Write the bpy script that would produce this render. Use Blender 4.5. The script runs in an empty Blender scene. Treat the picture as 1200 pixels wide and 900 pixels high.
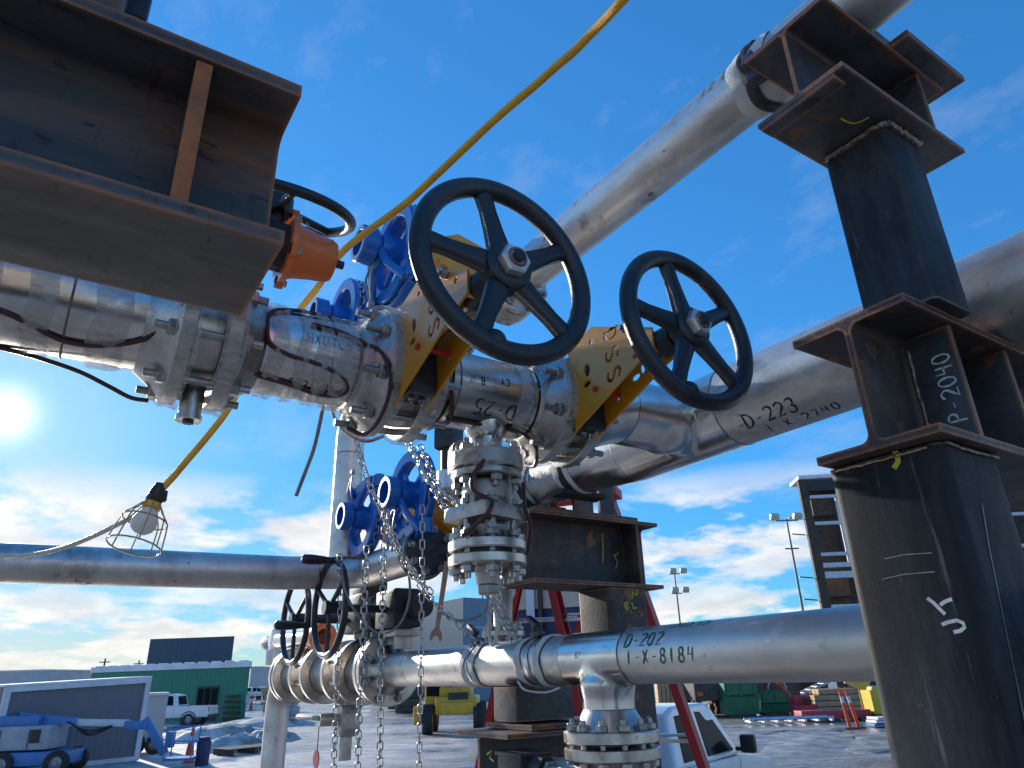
import bpy, bmesh, math, random
from mathutils import Vector as V, Matrix
from math import sin, cos, pi, radians, sqrt, atan2
random.seed(11)
S = bpy.context.scene
COL = S.collection

# ------------------------------------------------------------------ camera
# world: +Y runs along the header pipes (away, left), +X along the main valve run, Z up, ground at 0
PSI, TH, RO, FPX, CH = radians(33.7), radians(22.8), radians(1.7), 815.0, 2.3
cf = V((sin(PSI)*cos(TH), cos(PSI)*cos(TH), sin(TH)))
r0 = V((cos(PSI), -sin(PSI), 0)); u0 = r0.cross(cf)
cr = r0*cos(RO) - u0*sin(RO); cu = u0*cos(RO) + r0*sin(RO)
CAM = V((0, 0, CH))
cam = bpy.data.objects.new('camera', bpy.data.cameras.new('camera')); COL.objects.link(cam)
cam.matrix_world = Matrix.Translation(CAM) @ Matrix((cr, cu, -cf)).transposed().to_4x4()
cam.data.sensor_width = 36; cam.data.lens = FPX/1200*36; cam.data.clip_start = 0.05; cam.data.clip_end = 6000
S.camera = cam

def ray(px, py): return cf + cr*((px-600)/FPX) - cu*((py-450)/FPX)
def at_x(px, py, x): q = ray(px, py); return CAM + q*(x/q.x)
def at_y(px, py, y): q = ray(px, py); return CAM + q*(y/q.y)
def at_z(px, py, z): q = ray(px, py); return CAM + q*((z-CH)/q.z)
def at_d(px, py, d): return CAM + ray(px, py)*d
FWD = V((sin(PSI), cos(PSI), 0)); RGT = V((cos(PSI), -sin(PSI), 0))
def at_far(px, d, z=0.0):
    """ground point at horizontal distance d ahead of the camera, in the picture column px (taken at the horizon)"""
    q = ray(px, 793-(px-600)*0.0297); q.z = 0
    p = CAM + q*(d/q.dot(FWD)); p.z = z; return p

# ------------------------------------------------------------------ materials
def new_mat(name):
    m = bpy.data.materials.new(name); m.use_nodes = True
    nt = m.node_tree; nt.nodes.clear(); return m, nt
def N(nt, typ, **kw):
    n = nt.nodes.new(typ)
    for k, v in kw.items():
        if k.startswith('i_'):
            key = k[2:]; key = int(key) if key.isdigit() else key.replace('_', ' ')
            n.inputs[key].default_value = v
        else: setattr(n, k, v)
    return n
def c4(c): return (c[0], c[1], c[2], 1)
def ramp(nt, fac, stops):
    n = nt.nodes.new('ShaderNodeValToRGB'); e = n.color_ramp.elements
    while len(e) < len(stops): e.new(0.5)
    for i, (p, c) in enumerate(stops): e[i].position = p; e[i].color = c4(c) if isinstance(c, tuple) else (c, c, c, 1)
    nt.links.new(fac, n.inputs[0]); return n.outputs[0]
def mixc(nt, fac, a, b, typ='MIX'):
    n = N(nt, 'ShaderNodeMix', data_type='RGBA', blend_type=typ)
    for sock, v in ((n.inputs[0], fac), (n.inputs[6], a), (n.inputs[7], b)):
        if isinstance(v, (int, float)): sock.default_value = v
        elif isinstance(v, tuple): sock.default_value = c4(v)
        else: nt.links.new(v, sock)
    return n.outputs[2]
def noise(nt, vec, scale, detail=5, rough=.6, stretch=None):
    if stretch:
        mp = N(nt, 'ShaderNodeMapping'); mp.inputs['Scale'].default_value = stretch
        nt.links.new(vec, mp.inputs[0]); vec = mp.outputs[0]
    n = N(nt, 'ShaderNodeTexNoise', i_Scale=scale, i_Detail=detail, i_Roughness=rough)
    nt.links.new(vec, n.inputs['Vector']); return n.outputs['Fac']
def finish(nt, bsdf):
    o = N(nt, 'ShaderNodeOutputMaterial'); nt.links.new(bsdf.outputs[0], o.inputs[0])

def mat(name, a, b=None, rough=.5, metal=0., scale=6., lo=.4, hi=.65, rvar=.12, bump=.0, bscale=60., stretch=None, spec=.5,
        speck=None, edge=None, coat=0., speck2=None, layers=()):
    """procedural surface: two colours mixed by noise, uneven gloss, fine bump, optional specks and worn edges"""
    m, nt = new_mat(name)
    tc = N(nt, 'ShaderNodeTexCoord').outputs['Object']
    p = N(nt, 'ShaderNodeBsdfPrincipled', i_Metallic=metal)
    p.inputs['Specular IOR Level'].default_value = spec
    p.inputs['Coat Weight'].default_value = coat
    n1 = noise(nt, tc, scale, 6, .65, stretch)
    col = mixc(nt, ramp(nt, n1, [(lo, 0.), (hi, 1.)]), a, b or tuple(x*.8 for x in a))
    if speck:
        sc, ssc, thr = speck
        n2 = noise(nt, tc, ssc, 3, .7)
        col = mixc(nt, ramp(nt, n2, [(thr, 0.), (thr+.07, 1.)]), col, sc)
    if speck2:
        sc, ssc, thr, stt = speck2
        n4 = noise(nt, tc, ssc, 4, .75, stt)
        col = mixc(nt, ramp(nt, n4, [(thr, 0.), (thr+.10, .8)]), col, sc)
    for (lc_, lsc, lthr, lw, lst, lam) in layers:
        col = mixc(nt, ramp(nt, noise(nt, tc, lsc, 5, .7, lst), [(lthr, 0.), (lthr+lw, lam)]), col, lc_)
    if edge:
        bv = N(nt, 'ShaderNodeBevel', samples=4, i_Radius=edge[1])
        ge = N(nt, 'ShaderNodeNewGeometry')
        dt = N(nt, 'ShaderNodeVectorMath', operation='DOT_PRODUCT')
        nt.links.new(bv.outputs[0], dt.inputs[0]); nt.links.new(ge.outputs['Normal'], dt.inputs[1])
        em = ramp(nt, dt.outputs['Value'], [(.90, 1.), (.995, 0.)])
        mm = N(nt, 'ShaderNodeMath', operation='MULTIPLY'); nt.links.new(em, mm.inputs[0])
        nt.links.new(ramp(nt, noise(nt, tc, 14, 4, .7), [(.3, 0.2), (.6, 1.)]), mm.inputs[1])
        col = mixc(nt, mm.outputs[0], col, edge[0])
    nt.links.new(col, p.inputs['Base Color'])
    n3 = noise(nt, tc, scale*2.3, 5, .7, stretch)
    mr = N(nt, 'ShaderNodeMapRange', i_3=max(.03, rough-rvar), i_4=min(1, rough+rvar)); nt.links.new(n3, mr.inputs[0])
    nt.links.new(mr.outputs[0], p.inputs['Roughness'])
    if bump:
        bn = N(nt, 'ShaderNodeBump', i_Strength=bump, i_Distance=.004)
        nt.links.new(noise(nt, tc, bscale, 5, .65), bn.inputs['Height']); nt.links.new(bn.outputs[0], p.inputs['Normal'])
    finish(nt, p); return m

M = {}
M['pipe'] = mat('stainless_pipe', (.74, .71, .67), (.54, .52, .49), .46, 1., 4., .35, .7, .12, .10, 90., stretch=(1.6, .7, 1.6), speck=((.14, .12, .105), 13., .66),
                layers=(((.30, .27, .245), 3., .52, .16, (1.2, .5, 1.2), .7), ((.22, .20, .18), 9., .58, .10, (1., .8, 1.), .65), ((.90, .87, .83), 7., .58, .14, None, .45), ((.28, .26, .24), 55., .66, .05, (2.2, .16, 2.2), .6)))
M['shiny'] = mat('polished_stainless', (.80, .77, .73), (.56, .53, .50), .23, 1., 7., .35, .7, .09, .12, 30., speck=((.2, .17, .14), 23., .72),
                 layers=(((.42, .37, .32), 5., .55, .16, None, .5), ((.30, .26, .23), 16., .62, .08, None, .5), ((.95, .92, .88), 9., .6, .12, None, .4)))
M['flange'] = mat('flange_stainless', (.66, .62, .57), (.36, .34, .32), .33, 1., 14., .3, .7, .12, .15, 120., layers=(((.25, .22, .2), 20., .58, .1, None, .6), ((.33, .22, .16), 8., .63, .08, None, .5)))
M['cast'] = mat('cast_stainless', (.60, .57, .52), (.36, .34, .32), .46, 1., 16., .3, .7, .12, .4, 160., layers=(((.22, .2, .18), 22., .57, .1, None, .65), ((.34, .24, .17), 9., .62, .08, None, .5)))
M['bolt'] = mat('bolt_steel', (.50, .49, .47), (.26, .25, .24), .36, 1., 40., .3, .7, .1, .2, 200.)
M['zinc'] = mat('zinc_plated_nut', (.80, .79, .75), (.62, .60, .56), .34, .65, 30., .3, .7, .1, .15, 200.)
M['darkbolt'] = mat('dark_stud', (.10, .10, .11), (.05, .05, .06), .42, .8, 40., .3, .7, .1, .4, 300.)
M['scale'] = mat('mill_scale_steel', (.042, .043, .047), (.100, .098, .098), .5, .2, 4.5, .42, .72, .14, .25, 70.,
                 layers=(((.13, .12, .115), 5., .52, .16, None, .6), ((.25, .10, .036), 13., .60, .08, None, .7), ((.02, .018, .018), 9., .56, .12, (1, 1, 2.5), .7)), speck=((.20, .078, .030), 6., .60), edge=((.55, .20, .07), .012))
M['scale_b'] = mat('grey_mill_scale', (.016, .018, .021), (.048, .051, .056), .58, 0., 3.4, .38, .68, .16, .07, 160., stretch=(1.6, 1.6, .3),
                   speck=((.10, .06, .035), 9., .69), spec=.15, edge=((.36, .27, .20), .010), speck2=((.16, .165, .17), 11., .64, (2.2, 2.2, .16)),
                     layers=(((.085, .092, .104), 3.2, .50, .2, (1.6, 1.6, .5), .7), ((.015, .016, .018), 7., .55, .14, (2., 2., .25), .75), ((.20, .10, .05), 16., .66, .06, None, .7), ((.19, .195, .20), 30., .67, .05, (.35, .35, 2.5), .6)))
M['rusty'] = mat('rusty_beam', (.034, .034, .037), (.095, .060, .042), .58, .02, 3.5, .42, .66, .12, .3, 80., stretch=(.5, 1, 1.6),
                 layers=(((.12, .105, .10), 4.5, .52, .16, None, .6), ((.29, .11, .036), 15., .59, .08, None, .75), ((.018, .016, .016), 9., .56, .12, (2.2, 1, .8), .7)), speck=((.26, .10, .035), 7., .60), edge=((.58, .21, .075), .012))
M['rustedge'] = mat('rust_plate', (.58, .17, .045), (.30, .10, .035), .7, .1, 14., .35, .65, .1, .5, 120.)
M['beamgrey'] = mat('streaked_beam_scale', (.045, .047, .051), (.105, .106, .110), .58, 0., 2.6, .36, .7, .16, .10, 140., stretch=(.45, 2.4, 2.4), spec=.2,
                    speck=((.36, .14, .045), 2.4, .60), edge=((.50, .19, .07), .010), speck2=((.035, .03, .028), 16., .58, (2.6, .5, .5)),
                    layers=(((.38, .14, .04), 1.5, .52, .14, (.45, 2.2, 4.5), .5), ((.135, .132, .13), 6., .55, .14, (.7, 1, 1), .6), ((.03, .027, .025), 28., .60, .07, (.5, 2.2, 2.2), .8)))
M['scratch'] = mat('scratched_steel', (.24, .245, .25), (.12, .12, .125), .5, .6, 60.)
M['weld'] = mat('weld_bead', (.36, .33, .31), (.22, .12, .07), .45, .9, 60., .4, .6, .1, .7, 220.)
M['blue'] = mat('blue_enamel', (.006, .135, .50), (.006, .105, .42), .30, 0., 5., .4, .7, .08, .12, 60., coat=.25, speck=((.25, .3, .38), 60., .74), layers=(((.004, .06, .26), 9., .56, .14, None, .6), ((.06, .2, .5), 5., .58, .14, None, .4)))
M['bluelip'] = mat('bare_cast_lip', (.26, .33, .45), (.16, .22, .36), .4, .5, 30., .4, .7)
M['yellow'] = mat('yellow_plate_paint', (.76, .33, .006), (.66, .27, .006), .32, 0., 5., .4, .7, .08, .08, 60., coat=.3, layers=(((.40, .19, .02), 10., .60, .1, None, .5), ((.75, .45, .08), 26., .66, .06, None, .5)))
M['black'] = mat('black_satin_paint', (.010, .011, .015), (.02, .021, .026), .36, 0., 5., .4, .7, .1, .35, 260., coat=.15, layers=(((.075, .075, .08), 7., .58, .14, None, .45), ((.12, .115, .11), 60., .68, .05, None, .6)))
M['blackbox'] = mat('black_gearbox_paint', (.014, .014, .016), (.03, .03, .033), .5, 0., 20., .4, .7, .1, .4, 90.)
M['orange'] = mat('orange_enamel', (.88, .20, .04), (.78, .16, .035), .35, 0., 8., .4, .7, .08, .1, 60., coat=.2)
M['red'] = mat('red_plastic', (.60, .03, .025), (.48, .025, .02), .45, 0., 10.)
M['redfg'] = mat('red_fibreglass', (.42, .022, .028), (.34, .02, .026), .42, 0., 8., .4, .7, .1, .1, 80.)
M['chain'] = mat('galvanised_chain', (.62, .63, .63), (.40, .40, .40), .38, 1., 60., .35, .7, .1, .2, 200.)
M['cable'] = mat('brown_trace_cable', (.085, .032, .026), (.06, .025, .02), .45, 0., 30.)
M['wire'] = mat('grey_wire', (.28, .29, .30), (.2, .2, .21), .45, .4, 30.)
M['cloth'] = mat('white_glass_cloth', (.72, .71, .67), (.52, .51, .48), .85, 0., 14., .35, .7, .05, .9, 220.)
M['strap'] = mat('black_webbing', (.022, .022, .024), (.04, .04, .04), .7, 0., 40., bump=.5, bscale=300.)
M['cord'] = mat('yellow_cord_sheath', (.85, .46, .03), (.72, .37, .035), .5, 0., 20., bump=.15, bscale=120.)
M['cordpale'] = mat('pale_cord_sheath', (.66, .60, .47), (.5, .45, .36), .5, 0., 20., bump=.15, bscale=120.)
M['cage'] = mat('yellow_wire_guard', (.40, .37, .24), (.28, .26, .18), .4, .4, 30.)
M['bulb'] = mat('frosted_bulb', (.80, .79, .76), (.72, .70, .67), .35, 0., 8.)
M['wrench'] = mat('wrench_steel', (.36, .26, .20), (.22, .14, .10), .45, .9, 20., .35, .7)
M['marker_k'] = mat('black_marker', (.02, .02, .022), rough=.6)
M['marker_g'] = mat('green_marker', (.012, .13, .05), rough=.6)
M['marker_r'] = mat('reddish_marker', (.16, .05, .045), rough=.6)
M['chalk'] = mat('white_chalk', (.72, .72, .70), (.5, .5, .49), .9, 0., 120., .35, .6)
M['chalk_y'] = mat('yellow_chalk', (.62, .58, .06), (.5, .46, .05), .9, 0., 120., .35, .6)
M['white'] = mat('white_car_paint', (.78, .77, .78), (.70, .69, .70), .22, 0., 2., .4, .7, .05, coat=.6)
M['glass'] = mat('dark_window_glass', (.010, .016, .017), (.014, .02, .022), .12, 0., 3., .4, .7, .02, spec=.03)
M['rubber'] = mat('tyre_rubber', (.02, .02, .021), (.05, .047, .043), .8, 0., 6.)
M['trim'] = mat('black_trim', (.018, .018, .02), rough=.45)
M['hubgrey'] = mat('grey_rim_metal', (.30, .30, .31), rough=.4, metal=.6)
M['dozer'] = mat('yellow_machine_paint', (.66, .40, .02), (.50, .30, .03), .42, 0., 2.5, .4, .68)
M['liftblue'] = mat('lift_blue_paint', (.06, .20, .46), (.05, .16, .38), .4, 0., 1.5)
M['liftgrey'] = mat('lift_grey_paint', (.40, .41, .43), (.30, .31, .33), .5, 0., 1.5)
M['aluminium'] = mat('aluminium', (.62, .63, .64), (.45, .46, .47), .4, .9, 6.)
M['beige'] = mat('beige_panel', (.56, .48, .38), (.48, .41, .33), .6, 0., 4.)
M['navy'] = mat('navy_panel', (.012, .028, .10), (.01, .02, .075), .5, 0., 2., bump=.1, bscale=20)
M['dumpgreen'] = mat('dumpster_green', (.015, .16, .075), (.012, .11, .06), .5, 0., 1.6)
M['wood'] = mat('raw_timber', (.50, .34, .19), (.38, .25, .13), .8, 0., 4., bump=.3, bscale=20)
M['rustbrown'] = mat('rusted_drum', (.16, .085, .05), (.09, .05, .035), .7, .2, 2.)
M['delin'] = mat('orange_delineator', (.80, .09, .025), (.70, .07, .02), .5, 0., 6.)
M['bin'] = mat('yellow_bin', (.66, .50, .04), (.56, .42, .04), .5, 0., 2.)
M['hotpink'] = mat('red_machine', (.45, .03, .06), (.3, .02, .03), .5, 0., 2.)
M['timberdark'] = mat('weathered_frame', (.09, .065, .05), (.05, .04, .035), .8, 0., 2.)
M['frame_w'] = mat('pale_steel_frame', (.62, .66, .70), (.5, .53, .57), .5, .2, 2.)
M['lamp'] = mat('floodlight_face', (.62, .66, .52), (.5, .54, .42), .3, .2, 3.)
M['polegrey'] = mat('pole_grey', (.20, .21, .22), (.14, .15, .16), .5, .5, 3.)
M['skid'] = mat('dark_pallet', (.05, .045, .04), (.10, .085, .07), .8, 0., 2.)
M['dssdark'] = mat('dark_slot', (.02, .014, .006), rough=.6)

def ribbed(name, a, b, freq, axis=0, rough=.5, depth=.35):
    """sheet-metal wall: vertical ribs by a wave in object space"""
    m, nt = new_mat(name)
    tc = N(nt, 'ShaderNodeTexCoord').outputs['Object']
    p = N(nt, 'ShaderNodeBsdfPrincipled', i_Roughness=rough)
    w = N(nt, 'ShaderNodeTexWave', bands_direction='XYZ'[axis], i_Scale=freq); nt.links.new(tc, w.inputs[0])
    col = mixc(nt, ramp(nt, noise(nt, tc, .35, 5), [(.35, 0.), (.7, 1.)]), a, b)
    nt.links.new(col, p.inputs['Base Color'])
    bn = N(nt, 'ShaderNodeBump', i_Strength=depth, i_Distance=.06); nt.links.new(w.outputs['Fac'], bn.inputs['Height'])
    nt.links.new(bn.outputs[0], p.inputs['Normal']); finish(nt, p); return m
M['green_wall'] = ribbed('green_sheet_wall', (.012, .22, .135), (.010, .18, .115), 1.2)
M['grey_wall'] = ribbed('grey_sheet_wall', (.15, .155, .18), (.12, .125, .15), 1.6)
M['teal_wall'] = ribbed('slate_sheet_wall', (.055, .10, .14), (.05, .09, .125), .6)
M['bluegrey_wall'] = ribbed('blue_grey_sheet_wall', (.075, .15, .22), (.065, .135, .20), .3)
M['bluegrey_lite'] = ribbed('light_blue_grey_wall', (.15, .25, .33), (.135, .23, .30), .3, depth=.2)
M['snowroof'] = mat('snow_on_roof', (.80, .81, .84), (.62, .63, .66), .8, 0., .9)
M['snow'] = mat('dirty_snow', (.66, .64, .61), (.20, .175, .15), .8, 0., .9, .36, .66, .1, .8, 6.)
M['slush'] = mat('grey_slush', (.40, .37, .335), (.12, .105, .09), .45, 0., 1.1, .36, .66, .25, .8, 7.)
M['palewall'] = mat('pale_wall', (.55, .54, .55), (.46, .45, .46), .6, 0., .5)

def tape_material():
    m, nt = new_mat('clear_stretch_wrap')
    tc = N(nt, 'ShaderNodeTexCoord').outputs['Object']
    nz = noise(nt, tc, 26, 5, .7, (1.2, 3, 3))
    p = N(nt, 'ShaderNodeBsdfPrincipled', i_Roughness=.28)
    p.inputs['Base Color'].default_value = (.72, .70, .67, 1)
    bn = N(nt, 'ShaderNodeBump', i_Strength=1., i_Distance=.006); nt.links.new(nz, bn.inputs['Height']); nt.links.new(bn.outputs[0], p.inputs['Normal'])
    tr = N(nt, 'ShaderNodeBsdfTransparent'); mx = N(nt, 'ShaderNodeMixShader')
    nt.links.new(ramp(nt, nz, [(.3, .10), (.72, .70)]), mx.inputs[0])
    nt.links.new(tr.outputs[0], mx.inputs[1]); nt.links.new(p.outputs[0], mx.inputs[2])
    finish(nt, mx); return m
M['tape'] = tape_material()

def ground_material():
    m, nt = new_mat('snowy_wet_yard')
    tc = N(nt, 'ShaderNodeTexCoord').outputs['Object']
    p = N(nt, 'ShaderNodeBsdfPrincipled')
    big = noise(nt, tc, .085, 6, .62); mid = noise(nt, tc, .55, 6, .7); fine = noise(nt, tc, 4., 5, .7)
    add = N(nt, 'ShaderNodeMath', operation='MULTIPLY_ADD', i_1=.55); nt.links.new(mid, add.inputs[0]); nt.links.new(big, add.inputs[2])
    # the right-hand part of the yard is ploughed to wet gravel, the left is packed snow
    sep = N(nt, 'ShaderNodeSeparateXYZ'); nt.links.new(tc, sep.inputs[0])
    side = N(nt, 'ShaderNodeMapRange', i_1=6., i_2=24., i_3=.05, i_4=-.26); nt.links.new(sep.outputs[0], side.inputs[0])
    # trampled bare gravel round the pipe racks, snow beyond
    ln = N(nt, 'ShaderNodeVectorMath', operation='LENGTH'); nt.links.new(tc, ln.inputs[0])
    near = N(nt, 'ShaderNodeMapRange', i_1=9., i_2=19., i_3=-.24, i_4=0.); nt.links.new(ln.outputs['Value'], near.inputs[0])
    add2 = N(nt, 'ShaderNodeMath', operation='ADD'); nt.links.new(add.outputs[0], add2.inputs[0]); nt.links.new(side.outputs[0], add2.inputs[1])
    add3 = N(nt, 'ShaderNodeMath', operation='ADD'); nt.links.new(add2.outputs[0], add3.inputs[0]); nt.links.new(near.outputs[0], add3.inputs[1]); add2 = add3
    snowf = ramp(nt, add2.outputs[0], [(.66, 0.), (.80, 1.)])
    gravel = mixc(nt, ramp(nt, fine, [(.35, 0.), (.65, 1.)]), (.085, .075, .065), (.30, .265, .23))
    snow = mixc(nt, ramp(nt, mid, [(.35, 0.), (.65, 1.)]), (.74, .72, .70), (.36, .325, .285))
    slush = ramp(nt, noise(nt, tc, 1.7, 6, .72, (1., .45, 1.)), [(.48, 0.), (.60, .55)]); snow = mixc(nt, slush, snow, (.18, .15, .12))
    mp_ = N(nt, 'ShaderNodeMapping'); mp_.inputs['Rotation'].default_value = (0, 0, radians(22)); nt.links.new(tc, mp_.inputs[0])
    ruts = ramp(nt, noise(nt, mp_.outputs[0], 1.0, 4, .6, (.05, 1.5, 1.)), [(.50, 0.), (.60, .6)]); snow = mixc(nt, ruts, snow, (.24, .205, .17))
    gravel = mixc(nt, ruts, gravel, (.36, .335, .31))
    nt.links.new(mixc(nt, snowf, gravel, snow), p.inputs['Base Color'])
    wet = ramp(nt, noise(nt, tc, .35, 5, .6), [(.42, .12), (.6, .62)])
    rg = mixc(nt, snowf, wet, (.62, .62, .62)); nt.links.new(rg, p.inputs['Roughness'])
    bn = N(nt, 'ShaderNodeBump', i_Strength=.6, i_Distance=.05); nt.links.new(fine, bn.inputs['Height']); nt.links.new(bn.outputs[0], p.inputs['Normal'])
    finish(nt, p); return m
M['ground'] = ground_material()

# ------------------------------------------------------------------ mesh helpers
def frame(ax):
    ax = V(ax).normalized()
    h = V((0, 0, 1)) if abs(ax.z) < .9 else V((0, 1, 0))
    e1 = h.cross(ax).normalized(); e2 = ax.cross(e1); return ax, e1, e2

class MB:
    """collects shapes into one bmesh"""
    def __init__(s): s.bm = bmesh.new()
    def face(s, vs):
        try: return s.bm.faces.new(vs)
        except ValueError: return None
    def box(s, c, size, rot=None, bev=0.):
        c = V(c); h = [x/2 for x in size]; R = rot or Matrix.Identity(3)
        vs = [s.bm.verts.new(c + R @ V((x*h[0], y*h[1], z*h[2]))) for x in (-1, 1) for y in (-1, 1) for z in (-1, 1)]
        fs = [s.face([vs[i] for i in q]) for q in ((0, 1, 3, 2), (4, 6, 7, 5), (0, 4, 5, 1), (2, 3, 7, 6), (0, 2, 6, 4), (1, 5, 7, 3))]
        if bev:
            ed = list({e for f in fs for e in f.edges})
            bmesh.ops.bevel(s.bm, geom=ed, offset=bev, segments=2, affect='EDGES', profile=.6)
        return s
    def bx(s, a, b, bev=0.):
        a, b = V(a), V(b); return s.box((a+b)/2, [abs(x) for x in (b-a)], None, bev)
    def rings(s, rings, close=True, caps=True):
        R = [[s.bm.verts.new(p) for p in r] for r in rings]; n = len(R[0])
        for a, b in zip(R, R[1:]):
            for i in range(n if close else n-1):
                j = (i+1) % n; s.face((a[i], a[j], b[j], b[i]))
        if caps: s.face(list(reversed(R[0]))); s.face(R[-1])
        return s
    def cyl(s, a, b, ra, rb=None, n=16, caps=True):
        a, b = V(a), V(b); rb = ra if rb is None else rb; ax, e1, e2 = frame(b-a)
        return s.rings([[p + (e1*cos(2*pi*i/n) + e2*sin(2*pi*i/n))*r for i in range(n)] for p, r in ((a, ra), (b, rb))], caps=caps)
    def lathe(s, o, ax, prof, n=32, closed=False):
        """prof: (distance along ax, radius); closed joins last to first (annular solids)"""
        o = V(o); ax, e1, e2 = frame(ax)
        rr = [[o + ax*t + (e1*cos(2*pi*i/n) + e2*sin(2*pi*i/n))*max(r, 1e-4) for i in range(n)] for t, r in prof]
        if closed:
            R = [[s.bm.verts.new(p) for p in r] for r in rr]; k = len(R)
            for q in range(k):
                a, b = R[q], R[(q+1) % k]
                for i in range(n): s.face((a[i], a[(i+1) % n], b[(i+1) % n], b[i]))
            return s
        return s.rings(rr)
    def tube(s, pts, r, n=8, caps=True, flat=1., radii=None):
        pts = [V(p) for p in pts]; ax0 = (pts[1]-pts[0]).normalized(); _, e1, e2 = frame(ax0); out = []
        for k, p in enumerate(pts):
            t = (pts[min(k+1, len(pts)-1)] - pts[max(k-1, 0)]).normalized()
            q = ax0.rotation_difference(t); e1 = q @ e1; e2 = q @ e2; ax0 = t
            rr = radii[k] if radii else r
            out.append([p + (e1*cos(2*pi*i/n) + e2*sin(2*pi*i/n)*flat)*rr for i in range(n)])
        return s.rings(out, caps=caps)
    def torus(s, c, ax, R, r, n=48, k=12, flat=1., a0=0., a1=2*pi):
        c = V(c); ax, e1, e2 = frame(ax); rr = []
        full = abs(a1-a0-2*pi) < 1e-5
        for i in range(n if full else n+1):
            a = a0+(a1-a0)*i/n; d = e1*cos(a)+e2*sin(a)
            rr.append([c + d*(R + r*cos(2*pi*j/k)) + ax*(r*flat*sin(2*pi*j/k)) for j in range(k)])
        if full:
            Rv = [[s.bm.verts.new(p) for p in q] for q in rr]
            for i in range(n):
                a, b = Rv[i], Rv[(i+1) % n]
                for j in range(k): s.face((a[j], a[(j+1) % k], b[(j+1) % k], b[j]))
        else: s.rings(rr)
        return s
    def hexa(s, a, b, r, ch=.12):
        a, b = V(a), V(b); L = (b-a).length; ax, e1, e2 = frame(b-a); rr = []
        for t, k in ((0, 1-ch), (ch*r, 1), (L-ch*r, 1), (L, 1-ch)):
            rr.append([a + ax*t + (e1*cos(pi*i/3) + e2*sin(pi*i/3))*r*k for i in range(6)])
        return s.rings(rr)
    def prism(s, poly, depth):
        """poly: list of points (one face), depth: extrusion vector"""
        d = V(depth); return s.rings([[V(p) for p in poly], [V(p)+d for p in poly]])
    def sphere(s, c, r, n=16, m=10, sc=(1, 1, 1)):
        c = V(c); rr = []
        for j in range(m+1):
            t = -pi/2+pi*j/m
            rr.append([c + V((cos(t)*cos(2*pi*i/n)*r*sc[0], cos(t)*sin(2*pi*i/n)*r*sc[1], sin(t)*r*sc[2])) for i in range(n)])
        rr[0] = [p + V((0, 0, 0)) for p in rr[0]]
        return s.rings(rr, caps=False)

WLOC = {}
def link(o, parent=None):
    COL.objects.link(o)
    if parent is not None: o.parent = parent
    return o
def thing(name, label, cat, loc=(0, 0, 0), group=None):
    o = bpy.data.objects.new(name, None); o.empty_display_size = .1; link(o); o.location = loc; WLOC[o.name] = V(loc)
    o['label'] = label; o['category'] = cat
    if group: o['group'] = group
    return o
def tag(o, label, cat, group=None):
    o['label'] = label; o['category'] = cat
    if group: o['group'] = group
    return o
def mesh_of(mb, name, m, origin, sharp=32):
    bm = mb.bm
    bmesh.ops.remove_doubles(bm, verts=bm.verts, dist=1e-5)
    bmesh.ops.recalc_face_normals(bm, faces=bm.faces)
    if origin.length: bmesh.ops.translate(bm, verts=bm.verts, vec=-origin)
    me = bpy.data.meshes.new(name); bm.to_mesh(me); bm.free()
    for p in me.polygons: p.use_smooth = True
    me.set_sharp_from_angle(angle=radians(sharp)); me.materials.append(m); return me
def wl(o): return WLOC.get(o.name, V((0, 0, 0))) if o is not None else V((0, 0, 0))
def obj(name, mb, m, parent=None, label=None, sharp=32):
    """one mesh object; shapes are given in the frame the (unrotated) scene or prototype is built in"""
    if parent is None:
        cs = [v.co for v in mb.bm.verts]
        org = V([(min(c[i] for c in cs)+max(c[i] for c in cs))/2 for i in range(3)]); org.z = min(c.z for c in cs)
    else: org = wl(parent)
    o = bpy.data.objects.new(name, mesh_of(mb, name, m, org, sharp)); link(o, parent)
    if parent is None: o.location = org
    else: o.location = (0, 0, 0)
    WLOC[o.name] = org
    if label: o['label'] = label
    return o
def copy_tree(o, parent=None):
    c = o.copy(); COL.objects.link(c); c.parent = parent; WLOC[c.name] = wl(o)
    for ch in list(o.children): copy_tree(ch, c)
    return c
BOLTS = {}
def bolts(parent, c, ax, R, n, L, r=.011, ph=0., m='bolt', skip=(), over=.012):
    """a circle of studs, each with two hex nuts: every bolt its own part"""
    c = V(c); ax, e1, e2 = frame(ax); key = (round(L, 4), round(r, 4), m, over)
    if key not in BOLTS:
        mb = MB(); mb.cyl((0, 0, -L/2-r*1.9-over), (0, 0, L/2+r*1.9+over), r*.82, n=10)
        mb.hexa((0, 0, -L/2-r*1.7), (0, 0, -L/2), r*1.75); mb.hexa((0, 0, L/2), (0, 0, L/2+r*1.7), r*1.75)
        BOLTS[key] = mesh_of(mb, 'bolt', M[m], V((0, 0, 0)))
    for k in range(n):
        if k in skip: continue
        a = ph+2*pi*k/n; d = e1*cos(a)+e2*sin(a); p = c+d*R
        o = bpy.data.objects.new('bolt', BOLTS[key]); link(o, parent)
        Rm = Matrix((d, ax.cross(d), ax)).transposed().to_4x4()
        o.matrix_local = Matrix.Translation(p-wl(parent)) @ Rm
        WLOC[o.name] = p
def flange(mb, c, ax, R, th, bore, neck=None, nr=None):
    """flange ring with bevelled rim; raised face at c, ring extends along -ax? -> along ax; optional weld neck beyond"""
    b = .004; pr = [(0, bore), (0, R*.62), (-.002, R*.62), (-.002+.002, R*.64), (0.001, R-b), (b, R), (th-b, R), (th, R-b)]
    if neck: pr += [(th, nr*1.5), (th+neck*.35, nr*1.28), (th+neck, nr*1.01), (th+neck, bore)]
    else: pr += [(th, bore)]
    mb.lathe(c, ax, pr, 40, closed=True)

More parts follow.
